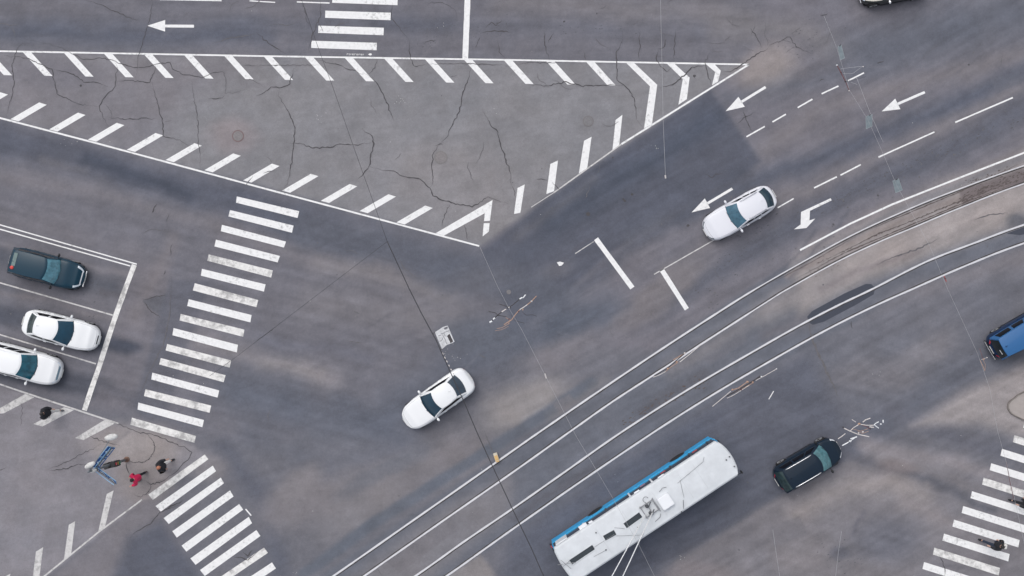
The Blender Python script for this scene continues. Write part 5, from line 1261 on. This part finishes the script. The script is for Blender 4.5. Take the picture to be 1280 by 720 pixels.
fitting('dark maroon bar fitting between the upper two hanging plates', [
    ('bar', F_((60, 116), (78, 150), (97, 187)), .030, maroon), ('bar', F_((97, 187), (106, 210), (114, 228)), .022, maroon), ('bar', F_((75, 130), (120, 124), (175, 118)), .008, light_w), ('bar', F_((97, 187), (140, 178), (190, 165)), .008, darkb), ('bar', F_((85, 152), (130, 150), (172, 120)), .007, light_w), ('bar', F_((240, 104), (268, 97)), .014, darkb), ('bar', F_((120, 190), (150, 200)), .008, light_w)],
    blobs=[('insulator', F_((58, 113))[0], .05, white_s), ('clamp', F_((97, 187))[0], .06, darkb), ('clamp', F_((76, 145))[0], .05, maroon), ('insulator', F_((113, 228))[0], .045, paleb), ('insulator', F_((176, 120))[0], .04, paleb)])
E_ = lambda *p: A(*p, ox=1210, oy=420, k=9)
fitting('small brown fitting on the wire behind the blue van', [
    ('bar', E_((132, 140), (150, 200), (168, 262)), .014, maroon), ('bar', E_((135, 270), (165, 330), (190, 392)), .016, copper), ('bar', E_((168, 262), (195, 320), (190, 392)), .010, copper), ('bar', E_((150, 265), (215, 242)), .010, paleb), ('bar', E_((20, 220), (60, 200)), .010, darkb)],
    blobs=[('clamp', E_((178, 262))[0], .045, copper), ('insulator', E_((213, 243))[0], .04, paleb)])
fitting('small dark red fitting where the pale wire meets the lowest tram rail', [('bar', [(1180, 345), (1183, 352)], .03, mat('red_fitting', (.3, .06, .06), .6))], blobs=[('clamp', (1181.5, 348), .05, maroon)])
fitting('small insulator at the lower end of the straight pale wire', [('insulator', [(831.6, 219), (832, 223)], .04, paleb)])
fitting('pale insulator on the thin wire below the middle of the junction', [('insulator', [(681, 467), (683, 473)], .035, paleb)])
fitting('row of small pale insulators on the dark cable above the white sedan', [('insulator', [(553 + i * 2.6, 441 + i * 5.0), (554.2 + i * 2.6, 443 + i * 5.0)], .028, paleb) for i in range(6)])
# hanging plates
plate_g = mat('plate_grey_blue', (.27, .32, .345), .6, noise=.25, nscale=4)
def hplate(label, pts, z=6.0):
    c_ = P(sum(p[0] for p in pts) / 4, sum(p[1] for p in pts) / 4, z); t = empty('hanging_plate', c_); tag(t, label, 'hanging plate', 'plates hung over the right lanes')
    q_ = [P(x, y, z) - c_ + Vector((0, 0, (.18 if i < 2 else -.18))) for i, (x, y) in enumerate(pts)]
    m_ = MB(); dn = Vector((0, 0, -.05)); m_.add(q_ + [p_ + dn for p_ in q_], [(3, 2, 1, 0), (4, 5, 6, 7), (0, 1, 5, 4), (1, 2, 6, 5), (2, 3, 7, 6), (3, 0, 4, 7)]); m_.build('panel', plate_g, t, weld=.0001)
    k = MB(); 
    for i in range(4): k.tube([q_[i], q_[(i + 1) % 4]], .010, 5)
    k.build('frame', mat('plate_edge', (.36, .41, .43), .4), t); MB().tube([(q_[0] + q_[1]) / 2, (q_[0] + q_[1]) / 2 + Vector((0, 0, .25))], .02, 5).build('hanger', darkb, t)
hplate('grey blue plate hanging by the top of the wire near the dashed lane line', [(1046, 59.5), (1050.5, 57.5), (1057, 71.5), (1051.5, 74)])
hplate('grey blue plate hanging left of the upper straight arrow over the middle lane', [(1081, 146.5), (1089, 143.8), (1091.5, 157), (1084, 160.5)])
hplate('grey blue plate hanging just above the long white edge line', [(1114.5, 226.5), (1122, 224), (1129.5, 237), (1121, 240.5)])
# white slotted board hung beside the dark cable
z = 6.3; c_ = P(556, 421, z); t = empty('hanging_board', c_); tag(t, 'white weathered board with dark slots hung beside the thick dark cable', 'board')
G_ = lambda x, y: P(530 + x / 7.2, 360 + y / 7.2, z) - c_
def slab(mb_, pts, zz, th):
    q_ = [G_(x, y) + Vector((0, 0, zz)) for x, y in pts]; n = len(q_)
    a = sum(q_[i].x * q_[(i + 1) % n].y - q_[(i + 1) % n].x * q_[i].y for i in range(n))
    if a < 0: q_.reverse()
    mb_.add(q_ + [p_ - Vector((0, 0, th)) for p_ in q_], [tuple(range(n)), tuple(range(2 * n - 1, n - 1, -1))] + [(i, i + n, (i + 1) % n + n, (i + 1) % n) for i in range(n)])
board_m = mat('board_white', (.60, .61, .63), .6, noise=.4, nscale=5)
m_ = MB(); slab(m_, [(98, 398), (130, 378), (168, 352), (212, 338), (235, 390), (274, 482), (258, 494), (205, 512), (162, 550), (140, 500)], 0, .08); m_.build('board', board_m, t)
m_ = MB(); slab(m_, [(206, 428), (230, 412), (262, 480), (240, 498)], .006, .004); m_.build('slot', darkb, t)
m_ = MB(); slab(m_, [(178, 360), (208, 346), (216, 362), (186, 376)], .006, .004); m_.build('slot', mat('slot_grey', (.13, .13, .15), .7), t)
for ps in (((130, 430), (165, 420), (190, 460), (205, 505)), ((140, 480), (160, 470), (170, 450)), ((180, 400), (225, 385)), ((150, 410), (180, 405), (190, 430))):
    MB().tube([G_(x, y) + Vector((0, 0, .01)) for x, y in ps], .012, 4).build('seam', mat('seam_grey', (.2, .2, .22), .7), t)
m_ = MB().tube([G_(98, 398), G_(72, 415)], .02, 5).build('bracket', darkb, t); MB().tube([G_(162, 550), G_(140, 560)], .02, 5).build('bracket', darkb, t)
MB().tube([G_(206, 428) + Vector((0, 0, .012)), G_(232, 408) + Vector((0, 0, .012)), G_(272, 484) + Vector((0, 0, .012))], .018, 4).build('rim', white_s, t)
#%%END%%
# ================================================================== LIGHT, SKY, CAMERA
w = bpy.data.worlds.new('World'); scene.world = w; w.use_nodes = True; nt = w.node_tree
sky = nt.nodes.new('ShaderNodeTexSky'); sky.sky_type = 'NISHITA'; sky.sun_disc = False
SE, SR = math.radians(58), math.radians(-35)
sky.sun_elevation = SE; sky.sun_rotation = SR; sky.air_density = 1.0; sky.dust_density = 4.0; sky.ozone_density = 1.0
hs = nt.nodes.new('ShaderNodeHueSaturation'); hs.inputs['Saturation'].default_value = 0.35
nt.links.new(sky.outputs[0], hs.inputs['Color']); nt.links.new(hs.outputs[0], nt.nodes['Background'].inputs['Color'])
nt.nodes['Background'].inputs['Strength'].default_value = 0.15
sl = bpy.data.lights.new('sun', 'SUN'); sl.energy = 0.5; sl.angle = math.radians(90); sl.color = (1, .965, .93)
so = bpy.data.objects.new('sun', sl); COL.objects.link(so)
d = Vector((math.sin(SR) * math.cos(SE), math.cos(SR) * math.cos(SE), math.sin(SE)))
so.rotation_euler = (-d).to_track_quat('-Z', 'Y').to_euler()
cam = bpy.data.cameras.new('camera'); cam.sensor_width = 36; cam.lens = 36 * FPX / 1280; cam.clip_start = .5; cam.clip_end = 3000
co = bpy.data.objects.new('camera', cam); COL.objects.link(co); co.location = (0, 0, CH); co.rotation_euler = (TILT, 0, 0)
scene.camera = co
vs_ = scene.view_settings; vs_.view_transform = 'Standard'; vs_.look = 'None'; vs_.gamma = 1; vs_.use_curve_mapping = False
vs_.exposure = 0.16
